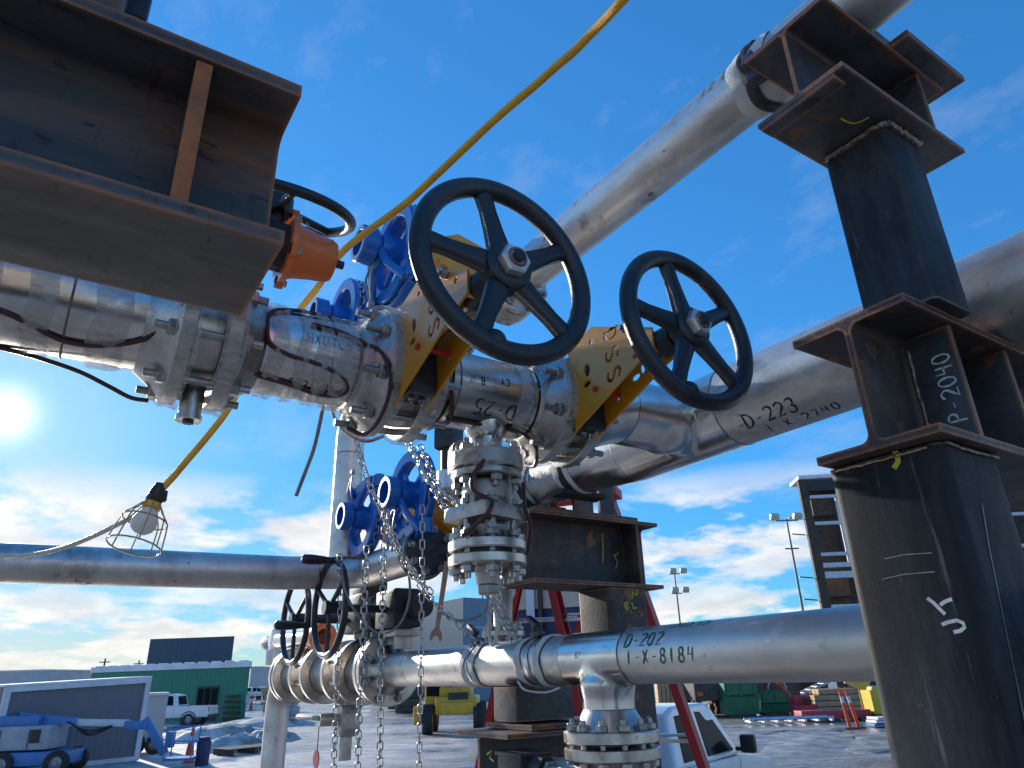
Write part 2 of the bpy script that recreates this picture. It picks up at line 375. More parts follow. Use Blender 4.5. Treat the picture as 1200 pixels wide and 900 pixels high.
def blended(name, mb, m, parent, cuts, vox=.005, smooth=34):
    """welds overlapping shapes into one smooth casting and trims its ends on the given planes"""
    tmp = obj(name, mb, m, parent); org = wl(tmp)
    md = tmp.modifiers.new('remesh', 'REMESH'); md.mode = 'VOXEL'; md.voxel_size = vox
    ms = tmp.modifiers.new('smooth', 'SMOOTH'); ms.factor = .5; ms.iterations = smooth
    bpy.context.view_layer.update()
    me = bpy.data.meshes.new_from_object(tmp.evaluated_get(bpy.context.evaluated_depsgraph_get()))
    tmp.modifiers.clear(); bm = bmesh.new(); bm.from_mesh(me)
    for co, no in cuts:
        bmesh.ops.bisect_plane(bm, geom=bm.verts[:]+bm.edges[:]+bm.faces[:], plane_co=V(co)-org, plane_no=V(no), clear_outer=True)
    bm.to_mesh(me); bm.free()
    for q in me.polygons: q.use_smooth = True
    me.name = name; me.materials.clear(); me.materials.append(m); tmp.data = me; return tmp

# ----- handwriting: strokes in a unit box (x right, y up)
def arc(cx, cy, rx, ry, a0, a1, n=8): return [(cx+rx*cos(radians(a0+(a1-a0)*i/n)), cy+ry*sin(radians(a0+(a1-a0)*i/n))) for i in range(n+1)]
G = {'D': [[(.1, 0), (.12, 1)], [(.02, .98)] + arc(.2, .5, .5, .5, 85, -85) + [(.05, .02)]], '-': [[(.2, .45), (.55, .48)]],
     '2': [arc(.35, .72, .28, .26, 160, -30) + [(.08, .05), (.65, .08)]], '3': [arc(.32, .75, .26, .24, 150, -80, 8) + arc(.32, .27, .3, .27, 80, -150, 8)],
     '0': [arc(.35, .5, .28, .48, 90, 450, 14)], '1': [[(.3, 0), (.34, 1)]], 'X': [[(.05, 0), (.6, 1)], [(.08, .95), (.58, .05)]],
     '8': [arc(.35, .75, .22, .24, -90, 270, 12), arc(.35, .26, .27, .26, 90, 450, 12)], '5': [[(.6, .98), (.15, .95), (.12, .55)] + arc(.3, .3, .3, .3, 110, -140, 8)],
     '4': [[(.15, 1), (.1, .5), (.6, .5)], [(.55, .95), (.5, 0)]], '7': [[(.08, .95), (.62, .95), (.25, 0)]], '6': [[(.5, 1), (.15, .5)] + arc(.35, .28, .25, .28, 150, -200, 10)],
     'H': [[(.1, 0), (.1, 1)], [(.6, 0), (.6, 1)], [(.1, .5), (.6, .5)]], 'T': [[(.0, .98), (.7, 1)], [(.35, 1), (.33, 0)]], 'P': [[(.1, 0), (.14, 1)], [(.1, .95)] + arc(.3, .72, .3, .25, 80, -90) + [(.1, .45)]],
     'C': [arc(.4, .5, .35, .5, 60, 300)], 'K': [[(.1, 0), (.12, 1)], [(.6, 1), (.14, .45), (.62, 0)]], 'N': [[(.08, 0), (.12, 1), (.55, 0), (.6, 1)]], 'B': [[(.1, 0), (.12, 1)] + arc(.2, .76, .32, .23, 85, -85) + arc(.2, .27, .4, .27, 85, -90)],
     'L': [[(.15, 1), (.1, .02), (.6, .05)]], 'S': [[(.6, .9)] + arc(.35, .74, .26, .24, 40, 230, 8) + arc(.35, .26, .27, .25, 70, -140, 8)], 'I': [[(.3, 0), (.3, 1)]], 'E': [[(.6, 1), (.1, .98), (.1, .02), (.62, .04)], [(.1, .52), (.5, .52)]],
     'Y': [[(.05, 1), (.35, .5), (.33, 0)], [(.65, 1), (.35, .5)]], 'A': [[(.0, 0), (.35, 1), (.65, 0)], [(.12, .38), (.55, .38)]], 'R': [[(.1, 0), (.14, 1)], [(.1, .95)] + arc(.3, .74, .28, .23, 80, -90) + [(.2, .5), (.62, 0)]], ' ': [], 'V': [[(.05, 1), (.3, 0), (.62, 1)]],
     'O': [arc(.35, .5, .3, .48, 90, 450, 14)], 'U': [[(.08, 1), (.1, .3)] + arc(.34, .28, .25, .27, 190, 350, 6) + [(.62, 1)]], 'J': [[(.5, 1), (.48, .25)] + arc(.28, .22, .2, .22, 0, -170, 6)]}
def writing(text, h, adv=.85, slant=0.):
    out = []; x = 0
    for ch in text:
        for st in G[ch]: out.append([((x+p[0]+slant*p[1])*h*.9, p[1]*h) for p in st])
        x += adv
    return out, x*h*.9
def ribbon(mb, strokes, mapf, w):
    """strokes as flat ribbons on a surface; mapf(s,t)->(point)"""
    for st in strokes:
        pts = []
        for a, b in zip(st, st[1:]):
            k = max(1, int(sqrt((b[0]-a[0])**2+(b[1]-a[1])**2)/.012))
            pts += [(a[0]+(b[0]-a[0])*i/k, a[1]+(b[1]-a[1])*i/k) for i in range(k)]
        pts.append(st[-1]); L, R = [], []; sd_ = st[0][0]*91+st[0][1]*37
        for i, p in enumerate(pts):
            q0, q1 = pts[max(0, i-1)], pts[min(len(pts)-1, i+1)]; dx, dy = q1[0]-q0[0], q1[1]-q0[1]; d = sqrt(dx*dx+dy*dy) or 1
            ww = w*max(.62, .95+.24*sin(i*.9+sd_)+.14*sin(i*2.3+2*sd_))*(1 if 0 < i < len(pts)-1 else .6); L.append(mb.bm.verts.new(mapf(p[0]-dy/d*ww/2, p[1]+dx/d*ww/2))); R.append(mb.bm.verts.new(mapf(p[0]+dy/d*ww/2, p[1]-dx/d*ww/2)))
        for i in range(len(pts)-1): mb.face((L[i], L[i+1], R[i+1], R[i]))
def on_pipe(o, ax, up, r, lift=.0012):
    """map (s along ax, t around) onto a pipe's skin; up = tangential direction of +t; surface point o direction"""
    ax = V(ax).normalized()
    def make(center_axis_point, normal):
        n = (V(normal)-ax*V(normal).dot(ax)).normalized(); tdir = V(up)-ax*V(up).dot(ax); tdir = (tdir-n*tdir.dot(n)).normalized()
        c = V(center_axis_point)
        return lambda s, t: c + ax*s + (n*cos(t/r)+tdir*sin(t/r))*(r+lift)
    return make
def pipe_text(parent, text, h, start, ax, normal, up, r, m, w=.004, adv=.85, t0=0., name='marking', slant=0.):
    st, L = writing(text, h, adv, slant); f = on_pipe(None, ax, up, r)(start, normal); mb = MB()
    ribbon(mb, st, lambda s, t: f(s, t+t0), w); return obj(name, mb, M[m], parent)
def plane_strokes(parent, strokes_px, plane, val, m, w, off, name='chalk_mark'):
    """hand-drawn strokes on a flat steel face (plane x= or y=); points found on that face"""
    fn = {'x': at_x, 'y': at_y, 'z': at_z}[plane]; mb = MB(); o = V(off)
    for st in strokes_px:
        pts = [fn(p[0], p[1], val)+o for p in st]; nrm = {'x': V((-1, 0, 0)), 'y': V((0, -1, 0)), 'z': V((0, 0, -1))}[plane]
        L, R = [], []
        for i, p in enumerate(pts):
            t = (pts[min(i+1, len(pts)-1)]-pts[max(i-1, 0)]).normalized(); sd = t.cross(nrm)*w/2
            L.append(mb.bm.verts.new(p+sd)); R.append(mb.bm.verts.new(p-sd))
        for i in range(len(pts)-1): mb.face((L[i], L[i+1], R[i+1], R[i]))
    return obj(name, mb, M[m], parent)
def smooth_path(pts, k=6):
    pts = [V(p) for p in pts]; P = [pts[0]*2-pts[1]] + pts + [pts[-1]*2-pts[-2]]; out = []
    for i in range(1, len(P)-2):
        for j in range(k):
            t = j/k; a, b, c, d = P[i-1], P[i], P[i+1], P[i+2]
            out.append(.5*((2*b)+(c-a)*t+(2*a-5*b+4*c-d)*t*t+(3*b-a-3*c+d)*t*t*t))
    out.append(pts[-1]); return out
def elbow(c, d0, d1, R, n=10):
    """points of a bend from direction d0 into d1 around corner c"""
    d0, d1 = V(d0).normalized(), V(d1).normalized(); c = V(c); o = c-d0*R+d1*R; out = []
    for i in range(n+1):
        a = pi/2*i/n; out.append(o - d1*R*cos(a) + d0*R*sin(a))
    return out

def chain(mb, pts, pitch=.030, w=.0115, r=.0033):
    pts = [V(p) for p in pts]; acc = 0.; seglen = [(b-a).length for a, b in zip(pts, pts[1:])]; tot = sum(seglen); n = int(tot/pitch)
    for k in range(n):
        def pos(d):
            for a, b, l in zip(pts, pts[1:], seglen):
                if d <= l: return a+(b-a)*(d/l)
                d -= l
            return pts[-1]
        p0, p1 = pos(k*pitch), pos((k+1)*pitch); ax, e1, e2 = frame(p1-p0)
        a = (pi/2 if k % 2 else 0)+.5+random.uniform(-.25, .25); sd = e1*cos(a)+e2*sin(a); nn = ax.cross(sd); c = (p0+p1)/2; L = pitch*.5+r*1.2; rr = []
        for i in range(14):
            u = 2*pi*i/14; cx, sx = cos(u), sin(u)
            px = (L-w)*(1 if cx > .05 else -1 if cx < -.05 else 0)+cx*w; q = c+ax*px+sd*(sx*w); d = (ax*cx+sd*sx)
            rr.append([q+d*(r*cos(2*pi*j/6))+nn*(r*sin(2*pi*j/6)) for j in range(6)])
        R = [[mb.bm.verts.new(p) for p in q] for q in rr]
        for i in range(14):
            A, B = R[i], R[(i+1) % 14]
            for j in range(6): mb.face((A[j], A[(j+1) % 6], B[(j+1) % 6], B[j]))
    return mb

# ------------------------------------------------------------------ sky and sun
SUN_AZ, SUN_EL = radians(-4.47), radians(17.3)      # azimuth from +Y towards +X
sd = V((sin(SUN_AZ)*cos(SUN_EL), cos(SUN_AZ)*cos(SUN_EL), sin(SUN_EL)))
W = bpy.data.worlds.new('World'); S.world = W; W.use_nodes = True
nt = W.node_tree; nt.nodes.clear()
sky = N(nt, 'ShaderNodeTexSky', sky_type='NISHITA', sun_disc=False, sun_elevation=SUN_EL, sun_rotation=SUN_AZ, air_density=1.0, dust_density=.35, ozone_density=3.0, altitude=600)
geo = N(nt, 'ShaderNodeTexCoord'); gen = geo.outputs['Generated']
sep = N(nt, 'ShaderNodeSeparateXYZ'); nt.links.new(gen, sep.inputs[0])
# clouds on a flat layer overhead, seen in true perspective
zz = N(nt, 'ShaderNodeMath', operation='MAXIMUM', i_1=0.0); nt.links.new(sep.outputs[2], zz.inputs[0])
za = N(nt, 'ShaderNodeMath', operation='ADD', i_1=.17); nt.links.new(zz.outputs[0], za.inputs[0])
dv = N(nt, 'ShaderNodeVectorMath', operation='DIVIDE')
cz = N(nt, 'ShaderNodeCombineXYZ'); [nt.links.new(za.outputs[0], cz.inputs[i]) for i in range(3)]
nt.links.new(gen, dv.inputs[0]); nt.links.new(cz.outputs[0], dv.inputs[1])
cl1 = noise(nt, dv.outputs[0], 1.25, 9, .58, (1, 1, .1)); cl2 = noise(nt, dv.outputs[0], 2.6, 8, .62, (1.2, .8, .1))
band = ramp(nt, sep.outputs[2], [(0., .55), (.03, .8), (.075, .95), (.105, .55), (.13, .8), (.20, .95), (.262, .0), (.4, .0)])
band_n = N(nt, 'ShaderNodeMath', operation='MULTIPLY'); nt.links.new(band, band_n.inputs[0])
nt.links.new(ramp(nt, cl1, [(.435, 0.), (.515, 1.)]), band_n.inputs[1])
wisp = ramp(nt, cl2, [(.52, 0.), (.82, .32)])
cov = N(nt, 'ShaderNodeMath', operation='MAXIMUM'); nt.links.new(band_n.outputs[0], cov.inputs[0]); nt.links.new(wisp, cov.inputs[1])
dots = N(nt, 'ShaderNodeVectorMath', operation='DOT_PRODUCT'); nt.links.new(gen, dots.inputs[0]); dots.inputs[1].default_value = sd
def powr(k, gain):
    a = N(nt, 'ShaderNodeMath', operation='MAXIMUM', i_1=0.); nt.links.new(dots.outputs['Value'], a.inputs[0])
    b = N(nt, 'ShaderNodeMath', operation='POWER', i_1=k); nt.links.new(a.outputs[0], b.inputs[0])
    c = N(nt, 'ShaderNodeMath', operation='MULTIPLY', i_1=gain); nt.links.new(b.outputs[0], c.inputs[0]); return c.outputs[0]
lum = N(nt, 'ShaderNodeVectorMath', operation='DOT_PRODUCT'); lum.inputs[1].default_value = (.2, .5, .3); nt.links.new(sky.outputs[0], lum.inputs[0])
lc = N(nt, 'ShaderNodeMath', operation='MULTIPLY_ADD', i_1=.16, i_2=.62); nt.links.new(lum.outputs['Value'], lc.inputs[0])
comp = N(nt, 'ShaderNodeVectorMath', operation='DIVIDE'); cxx = N(nt, 'ShaderNodeCombineXYZ'); [nt.links.new(lc.outputs[0], cxx.inputs[i]) for i in range(3)]
nt.links.new(sky.outputs[0], comp.inputs[0]); nt.links.new(cxx.outputs[0], comp.inputs[1])
lum2 = N(nt, 'ShaderNodeMath', operation='MULTIPLY', i_1=.06); nt.links.new(lum.outputs['Value'], lum2.inputs[0])
tint = mixc(nt, ramp(nt, lum2.outputs[0], [(.18, 0.), (.9, 1.)]), (.34, 1.0, 1.40), (.66, .92, 1.24))
skc = mixc(nt, 1., comp.outputs[0], tint, 'MULTIPLY')
cloudc = mixc(nt, ramp(nt, cl2, [(.35, 0.), (.65, 1.)]), (6.9, 6.6, 6.2), (4.7, 4.7, 4.75))
base = mixc(nt, cov.outputs[0], skc, cloudc)
g0 = N(nt, 'ShaderNodeMath', operation='ADD'); nt.links.new(powr(20000, 70.), g0.inputs[0]); nt.links.new(powr(2500, 6.), g0.inputs[1])
glow = N(nt, 'ShaderNodeMath', operation='ADD'); nt.links.new(g0.outputs[0], glow.inputs[0]); nt.links.new(powr(70, .8), glow.inputs[1])
glc = N(nt, 'ShaderNodeMix', data_type='RGBA', blend_type='ADD'); glc.inputs[0].default_value = 1.
gl2 = N(nt, 'ShaderNodeVectorMath', operation='SCALE'); gl2.inputs[0].default_value = (1., .86, .93); nt.links.new(glow.outputs[0], gl2.inputs['Scale'])
nt.links.new(base, glc.inputs[6]); nt.links.new(gl2.outputs[0], glc.inputs[7])
bg = N(nt, 'ShaderNodeBackground', i_Strength=.09); nt.links.new(glc.outputs[2], bg.inputs[0])
wo = N(nt, 'ShaderNodeOutputWorld'); nt.links.new(bg.outputs[0], wo.inputs[0])
sl = bpy.data.lights.new('sun', 'SUN'); sl.energy = 3.6; sl.angle = radians(.5); sl.color = (1., .93, .84)
so = bpy.data.objects.new('sun', sl); link(so); so.rotation_euler = (-sd).to_track_quat('-Z', 'Y').to_euler()
S.view_settings.view_transform = 'Standard'; S.view_settings.look = 'None'; S.view_settings.exposure = .9; S.view_settings.gamma = 1

# ------------------------------------------------------------------ ground
gm = MB(); gm.face([gm.bm.verts.new(p) for p in ((-2500, -2500, 0), (2500, -2500, 0), (2500, 2500, 0), (-2500, 2500, 0))])
go = obj('ground', gm, M['ground']); go['kind'] = 'structure'
X, Y, Z = V((1, 0, 0)), V((0, 1, 0)), V((0, 0, 1))
MY, MZ, MR = 1.62, 3.06, .1095                     # main run
HX, HZ, HR = 1.87, 3.13, .137                      # header
TX, TZ, TR = 1.40, 3.80, .084                      # top line
LX, LZ, LR = 1.69, 2.352, .0865                    # lower line

def wrap(parent, c, ax, L, r, m='tape', n=40, wob=.0035, name='tape_wrap', seg=7, skew=0.):
    c = V(c); ax, e1, e2 = frame(ax); rr = []
    rnd = random.Random(int(c.x*1000+c.y*777))
    ph = [rnd.uniform(0, 6) for _ in range(6)]
    for j in range(seg):
        t = j/(seg-1)-.5; row = []
        for i in range(n):
            a = 2*pi*i/n
            q = r + wob*(.6+.5*sin(3*a+ph[0]+4*t)+.4*sin(7*a+ph[1]-9*t)) - (wob*.9 if j in (0, seg-1) else 0)
            row.append(c + ax*(t*L + skew*sin(a+ph[2]) + .004*sin(5*a+ph[3])) + (e1*cos(a)+e2*sin(a))*q)
        rr.append(row)
    mb = MB(); mb.rings(rr, caps=False); return obj(name, mb, M[m], parent, sharp=60)

def seams(parent, lst, m='weld'):
    for c, ax, r in lst: mb = MB(); pipe_seam(mb, c, ax, r); obj('weld_seam', mb, M[m], parent)
def pipe_seam(mb, c, ax, r): mb.torus(c, ax, r-.0006, .0028, 40, 6)

def x_path(pts, r):
    """points on the main run's skin: (x, angle from the -Y side towards the underside, lift)"""
    out = []
    for q in pts:
        a = radians(q[1]); rr = r+(q[2] if len(q) > 2 else .006)
        out.append(V((q[0], MY-cos(a)*rr, MZ-sin(a)*rr)))
    return smooth_path(out, 8)

# ---- main run, left of the first knife gate
t = thing('pipe_spool', 'fat steel pipe wrapped in clear film, coming in under the rusty beam at left', 'pipe', (0.1, MY, 0))
MAINL = t
mb = MB(); mb.cyl((-4.2, MY, MZ), (.085, MY, MZ), MR, n=64); obj('pipe', mb, M['shiny'], t); seams(t, [((-.06, MY, MZ), X, MR)])
mb = MB(); mb.cyl((.325, MY, MZ), (.555, MY, MZ), MR, n=64); obj('pipe', mb, M['shiny'], t)
for c, a in (((.175, MY, MZ), -X), ((.235, MY, MZ), X), ((.658, MY, MZ), -X)):
    mb = MB(); flange(mb, c, a, .171, .036, .10, .06, MR); obj('flange', mb, M['flange'], t)
mb = MB(); mb.lathe((.176, MY, MZ), X, [(0, .09), (0, .128), (.058, .128), (.058, .09)], 48, closed=True); s_ = obj('spacer_ring', mb, M['flange'], t)
mb = MB(); mb.cyl((.205, MY, MZ-.12), (.205, MY, MZ-.20), .027, .024, 24); mb.cyl((.205, MY, MZ-.20), (.205, MY, MZ-.212), .0275, n=24); obj('drain_boss', mb, M['flange'], t)
mb = MB(); mb.hexa((.205, MY, MZ-.212), (.205, MY, MZ-.219), .012); obj('plug', mb, M['darkbolt'], t)
bolts(t, (.205, MY, MZ), X, .148, 8, .134, .0115, pi/8, 'bolt', (), .022)
bolts(t, (.690, MY, MZ), X, .148, 8, .152, .0115, pi/8, 'bolt', (), .034)
for cx, L, r, sk in ((-.62, .16, .118, 0), (-.80, .12, .119, .006), (-.47, .10, .119, -.005), (-.22, .09, .118, .008), (.02, .07, .117, .004), (.42, .03, .119, .003), (-.34, .10, .117, .01), (-.11, .05, .116, .0), (.155, .050, .178, .004), (.255, .048, .178, .004), (.36, .04, .117, 0), (.47, .035, .118, .004), (.53, .07, .119, .006), (.640, .05, .178, .004), (.580, .03, .13, 0)):
    wrap(t, (cx, MY, MZ), X, L, r, skew=sk)
for pts in ([(-.9, 20), (-.5, 45), (-.2, 40), (-.05, 62), (.06, 48), (.12, 20, .02), (.155, -10, .072), (.16, -60, .074)],
            [(-.17, 98, .003), (-.10, 98, .010), (-.02, 96, .026), (.04, 95, .048), (.085, 96, .064), (.12, 94, .066)],
            [(.55, -75), (.48, -58), (.40, -48), (.335, -28), (.325, 0), (.34, 18), (.39, 26), (.44, 28), (.49, 33), (.53, 42), (.542, 55), (.52, 66), (.47, 68), (.40, 62), (.33, 58)],
            [(.43, -22), (.50, -20), (.565, -8, .012), (.597, 5, .04), (.62, 30, .072), (.625, 60, .073), (.615, 85, .073), (.585, 100, .05)]):
    mb = MB(); mb.tube(x_path(pts, MR), .0062, 8, flat=.8); obj('trace_cable', mb, M['cable'], t)
def main_text(parent, text, h, x, ang, m, w=.004, flip=False, adv=.85):
    n = V((0, -cos(radians(ang)), -sin(radians(ang)))); up = V((0, 0, 1)) if not flip else V((0, 0, -1))
    pipe_text(parent, text, h, (x, MY, MZ), -X if flip else X, n, up, MR, m, w, adv)
main_text(t, 'HXUTCN', .026, .42, 4, 'marker_g', .0022); main_text(t, 'X04Y1', .022, .43, -16, 'marker_g', .002)
main_text(t, 'R02 485', .022, .40, 66, 'marker_k', .0025)

# ---- spool between the two knife gates, with its branch
t = thing('pipe_spool', 'short steel pipe spool between the two black handwheel valves, marked D-25', 'pipe', (.96, MY, 0))
MID = t
mb = MB(); mb.cyl((.825, MY, MZ), (1.10, MY, MZ), MR, n=64); obj('pipe', mb, M['shiny'], t); seams(t, [((.845, MY, MZ), X, MR), ((1.085, MY, MZ), X, MR)])
mb = MB(); flange(mb, (.722, MY, MZ), X, .171, .036, .10, .06, MR); obj('flange', mb, M['flange'], t)
mb = MB(); flange(mb, (1.203, MY, MZ), -X, .171, .036, .10, .06, MR); obj('flange', mb, M['flange'], t)
bolts(t, (1.235, MY, MZ), X, .148, 8, .152, .0115, pi/8, 'bolt', (), .034)
BX = .985
mb = MB(); mb.lathe((BX, MY, MZ-.085), -Z, [(0, .062), (.03, .06), (.05, .046), (.11, .044), (.125, .058), (.135, .06), (.135, .02)], 32); obj('branch_outlet', mb, M['shiny'], t)
mb = MB(); flange(mb, (BX, MY, MZ-.228), Z, .104, .045, .03); b_ = obj('branch_flange', mb, M['flange'], t)
wrap(t, (BX, MY, MZ-.20), Z, .075, .107, wob=.004); wrap(t, (1.13, MY, MZ), X, .04, .122); wrap(t, (1.183, MY, MZ), X, .05, .178, skew=.004); wrap(t, (1.06, MY, MZ), X, .05, .117)
wrap(t, (.745, MY, MZ), X, .05, .178, skew=.004)
for pts in ([(.84, 72), (.90, 70), (1.0, 69), (1.06, 70), (1.08, 80)], [(1.03, 64), (1.09, 70, .01), (1.15, 84, .035), (1.175, 100, .07), (1.18, 118, .075)], [(.80, 20, .03), (.83, 45), (.85, 75), (.84, 110)]):
    mb = MB(); mb.tube(x_path(pts, MR), .006, 8, flat=.8); obj('trace_cable', mb, M['cable'], t)
main_text(t, 'D-25', .046, 1.035, 30, 'marker_k', .004, True); main_text(t, 'CY', .022, 1.0, -8, 'marker_k', .003, True); main_text(t, '8 N', .022, .92, -2, 'marker_k', .003, True)
mb = MB(); mb.tube(smooth_path([(1.15, MY-.125, MZ+.07), (1.09, MY-.135, MZ+.0), (1.04, MY-.115, MZ-.07), (1.01, MY-.085, MZ-.10)]), .0035, 6, flat=.5); obj('tie_strip', mb, M['wire'], t)

# ---- branch gate valve hanging from the spool
t = thing('gate_valve', 'small bolted steel gate valve hanging under the pipe spool between the handwheels', 'valve', (BX, MY, 0)); BV = t
z = lambda q: MZ+q
mb = MB(); flange(mb, (BX, MY, z(-.232)), -Z, .098, .022, .03); obj('flange', mb, M['flange'], t)
mb = MB(); mb.lathe((BX, MY, z(-.255)), -Z, [(0, .05), (.01, .066), (.02, .070), (.055, .066), (.065, .058), (.09, .056), (.092, .03)], 32)
for k in range(4):
    a = pi/4+k*pi/2-.3; mb.box((BX+cos(a)*.066, MY+sin(a)*.066, z(-.295)), (.024, .018, .085), Matrix.Rotation(a, 3, 'Z'), .003)
obj('valve_body', mb, M['cast'], t)
mb = MB(); mb.box((BX, MY, z(-.352)), (.175, .165, .042), Matrix.Rotation(.25, 3, 'Z'), .012); obj('bonnet_plate', mb, M['cast'], t)
mb = MB(); mb.lathe((BX, MY, z(-.374)), -Z, [(0, .05), (.012, .062), (.04, .058), (.05, .05), (.05, .02)], 32)
for k in range(6): a = k*pi/3; mb.box((BX+cos(a)*.058, MY+sin(a)*.058, z(-.398)), (.02, .014, .045), Matrix.Rotation(a, 3, 'Z'), .003)
obj('bonnet', mb, M['cast'], t)
for a0, sgn in ((-.424, -1), (-.462, -1)):
    mb = MB(); flange(mb, (BX, MY, z(a0)), Z*sgn, .105, .028, .03); obj('flange', mb, M['flange'], t)
mb = MB(); mb.lathe((BX, MY, z(-.452)), -Z, [(0, .02), (0, .085), (.01, .085), (.01, .02)], 32, closed=True); obj('gasket', mb, M['trim'], t)
mb = MB(); mb.cyl((BX, MY, z(-.490)), (BX, MY, z(-.535)), .036, .03, 20); mb.hexa((BX, MY, z(-.535)), (BX, MY, z(-.56)), .03); obj('end_cap', mb, M['cast'], t)
bolts(t, (BX, MY, z(-.457)), Z, .085, 8, .074, .0105, pi/8); bolts(t, (BX, MY, z(-.365)), Z, .074, 6, .07, .009, .2)
bolts(t, (BX, MY, z(-.218)), Z, .08, 6, .075, .0105, .3)
for pts in ([(BX-.06, MY-.09, z(-.225)), (BX-.085, MY-.07, z(-.27)), (BX-.085, MY-.075, z(-.31)), (BX-.045, MY-.095, z(-.335)), (BX-.05, MY-.1, z(-.36)), (BX-.075, MY-.085, z(-.39)), (BX-.105, MY-.05, z(-.425))],
            [(BX+.07, MY-.08, z(-.27)), (BX+.085, MY-.06, z(-.31)), (BX+.075, MY-.075, z(-.34)), (BX+.10, MY-.06, z(-.38)), (BX+.115, MY-.02, z(-.45))]):
    mb = MB(); mb.tube(smooth_path(pts), .006, 8); obj('trace_cable', mb, M['cable'], t)

# ---- header with tee
t = thing('header_pipe', 'thickest steel pipe, marked D-223, passing behind the right-hand support column', 'pipe', (HX, 1.0, 0)); HD = t
mb = MB(); mb.cyl((HX, -1.2, HZ), (HX, 1.425, HZ), HR, n=72); obj('pipe', mb, M['pipe'], t)
mb = MB(); mb.cyl((HX, 1.36, HZ), (HX, 1.99, HZ), HR+.002, n=72); mb.cyl((1.44, MY, HZ-.022), (HX, MY, HZ-.018), .1125, .114, 64)
mb.lathe((HX, MY, HZ-.02), -X, [(0, .09), (.10, .112), (.14, .120), (.17, .121), (.21, .1155), (.24, .112), (.25, .05)], 48); blended('tee', mb, M['shiny'], t, [((HX, 1.427, HZ), -Y), ((HX, 1.935, HZ), Y), ((1.50, MY, HZ), -X)])
mb = MB(); mb.rings([[V((HX, y, HZ)) + (Z*cos(2*pi*i/64)+X*sin(2*pi*i/64))*r for i in range(64)] for y, r in ((1.937, HR), (1.97, HR), (2.02, HR-.004), (2.10, .127), (2.18, .117), (2.24, .1135))]); obj('reducer', mb, M['shiny'], t)
mb = MB(); mb.rings([[V((x_, MY+cos(2*pi*i/64)*r_, z_+sin(2*pi*i/64)*r_)) for i in range(64)] for x_, z_, r_ in ((1.30, MZ, MR), (1.345, MZ, MR), (1.40, MZ+.017, MR), (1.45, MZ+.036, .111), (1.498, HZ-.021, .112))]); obj('offset_reducer', mb, M['shiny'], t)
mb = MB(); flange(mb, (1.267, MY, MZ), X, .171, .036, .10, .06, MR); obj('flange', mb, M['flange'], t)
mb = MB(); mb.cyl((HX, 2.242, HZ), (HX, 2.86, HZ), .113, n=56); obj('pipe', mb, M['pipe'], t)
seams(t, [((HX, y, HZ), Y, r) for y, r in ((1.426, HR), (1.936, HR), (2.24, .113))])
for y, L in ((2.29, .10), (2.60, .10)):
    wrap(t, (HX, y, HZ), Y, L, .118, 'cloth', name='cloth_band', wob=.0015); wrap(t, (HX, y-.0, HZ), Y, L*.42, .121, 'strap', name='clamp_strap', wob=.0015)
mb = MB(); flange(mb, (HX, 3.02, HZ), -Y, .16, .036, .09, .06, .113); obj('flange', mb, M['flange'], t)
for y in (2.56, 2.27): mb = MB(); mb.bx((HX-.12, y, HZ-.127), (HX+.12, y+.08, HZ-.108)); obj('pipe_shoe', mb, M['strap'], t)
bolts(t, (HX, 3.06, HZ), Y, .135, 8, .15, .011, pi/8)
def hdr_text(text, h, y, ang, m, w=.004, r=HR, parent=None, x=HX, zc=HZ, adv=.85):
    n = V((-cos(radians(ang)), 0, -sin(radians(ang)))); pipe_text(parent or t, text, h, (x, y, zc), -Y, n, Z, r, m, w, adv, slant=.12)
hdr_text('D-223', .052, 1.345, 60, 'marker_k', .006); hdr_text('1-X-2740', .038, 1.30, 82, 'marker_k', .004, adv=.95)
hdr_text('X0CAL 4', .035, 2.53, 10, 'marker_g', .004, .113)
mb = MB(); mb.box((HX-.136, 1.52, HZ+.03), (.006, .035, .085), Matrix.Rotation(.15, 3, 'X'), .001); obj('hanging_tag', mb, M['trim'], t)

# ---- top line
t = thing('top_pipe', 'slim steel pipe climbing to the top right corner behind the left black handwheel', 'pipe', (TX, 1.0, 0)); TP = t
mb = MB(); mb.cyl((TX, -1.6, TZ), (TX, 1.97, TZ), TR, n=56); obj('pipe', mb, M['pipe'], t)
mb = MB(); flange(mb, (TX, 2.064, TZ), -Y, .145, .034, .07, .055, TR); obj('flange', mb, M['flange'], t)
bolts(t, (TX, 2.1, TZ), Y, .122, 8, .145, .0105, pi/8)
seams(t, [((TX, 1.93, TZ), Y, TR)])
hdr_text('12 D 682', .034, .96, -8, 'marker_g', .004, TR, t, TX, TZ); hdr_text('D 1172', .030, 1.56, -18, 'marker_r', .0025, TR, t, TX, TZ)
for y, L in ((.80, .12), (.20, .13)):
    wrap(t, (TX, y, TZ), Y, L, .090, 'cloth', name='cloth_band', wob=.004, skew=.01)
wrap(t, (TX, .80, TZ), Y, .035, .097, 'strap', name='clamp_strap', wob=.002, skew=.012)
mb = MB(); mb.box((TX-.10, .775, TZ-.03), (.04, .03, .05), Matrix.Rotation(.4, 3, 'Y'), .004); obj('clamp_buckle', mb, M['darkbolt'], t)
mb = MB(); mb.box((TX-.085, .77, TZ-.07), (.04, .05, .03), Matrix.Rotation(.2, 3, 'Z'), .004); obj('clamp_buckle', mb, M['darkbolt'], t)
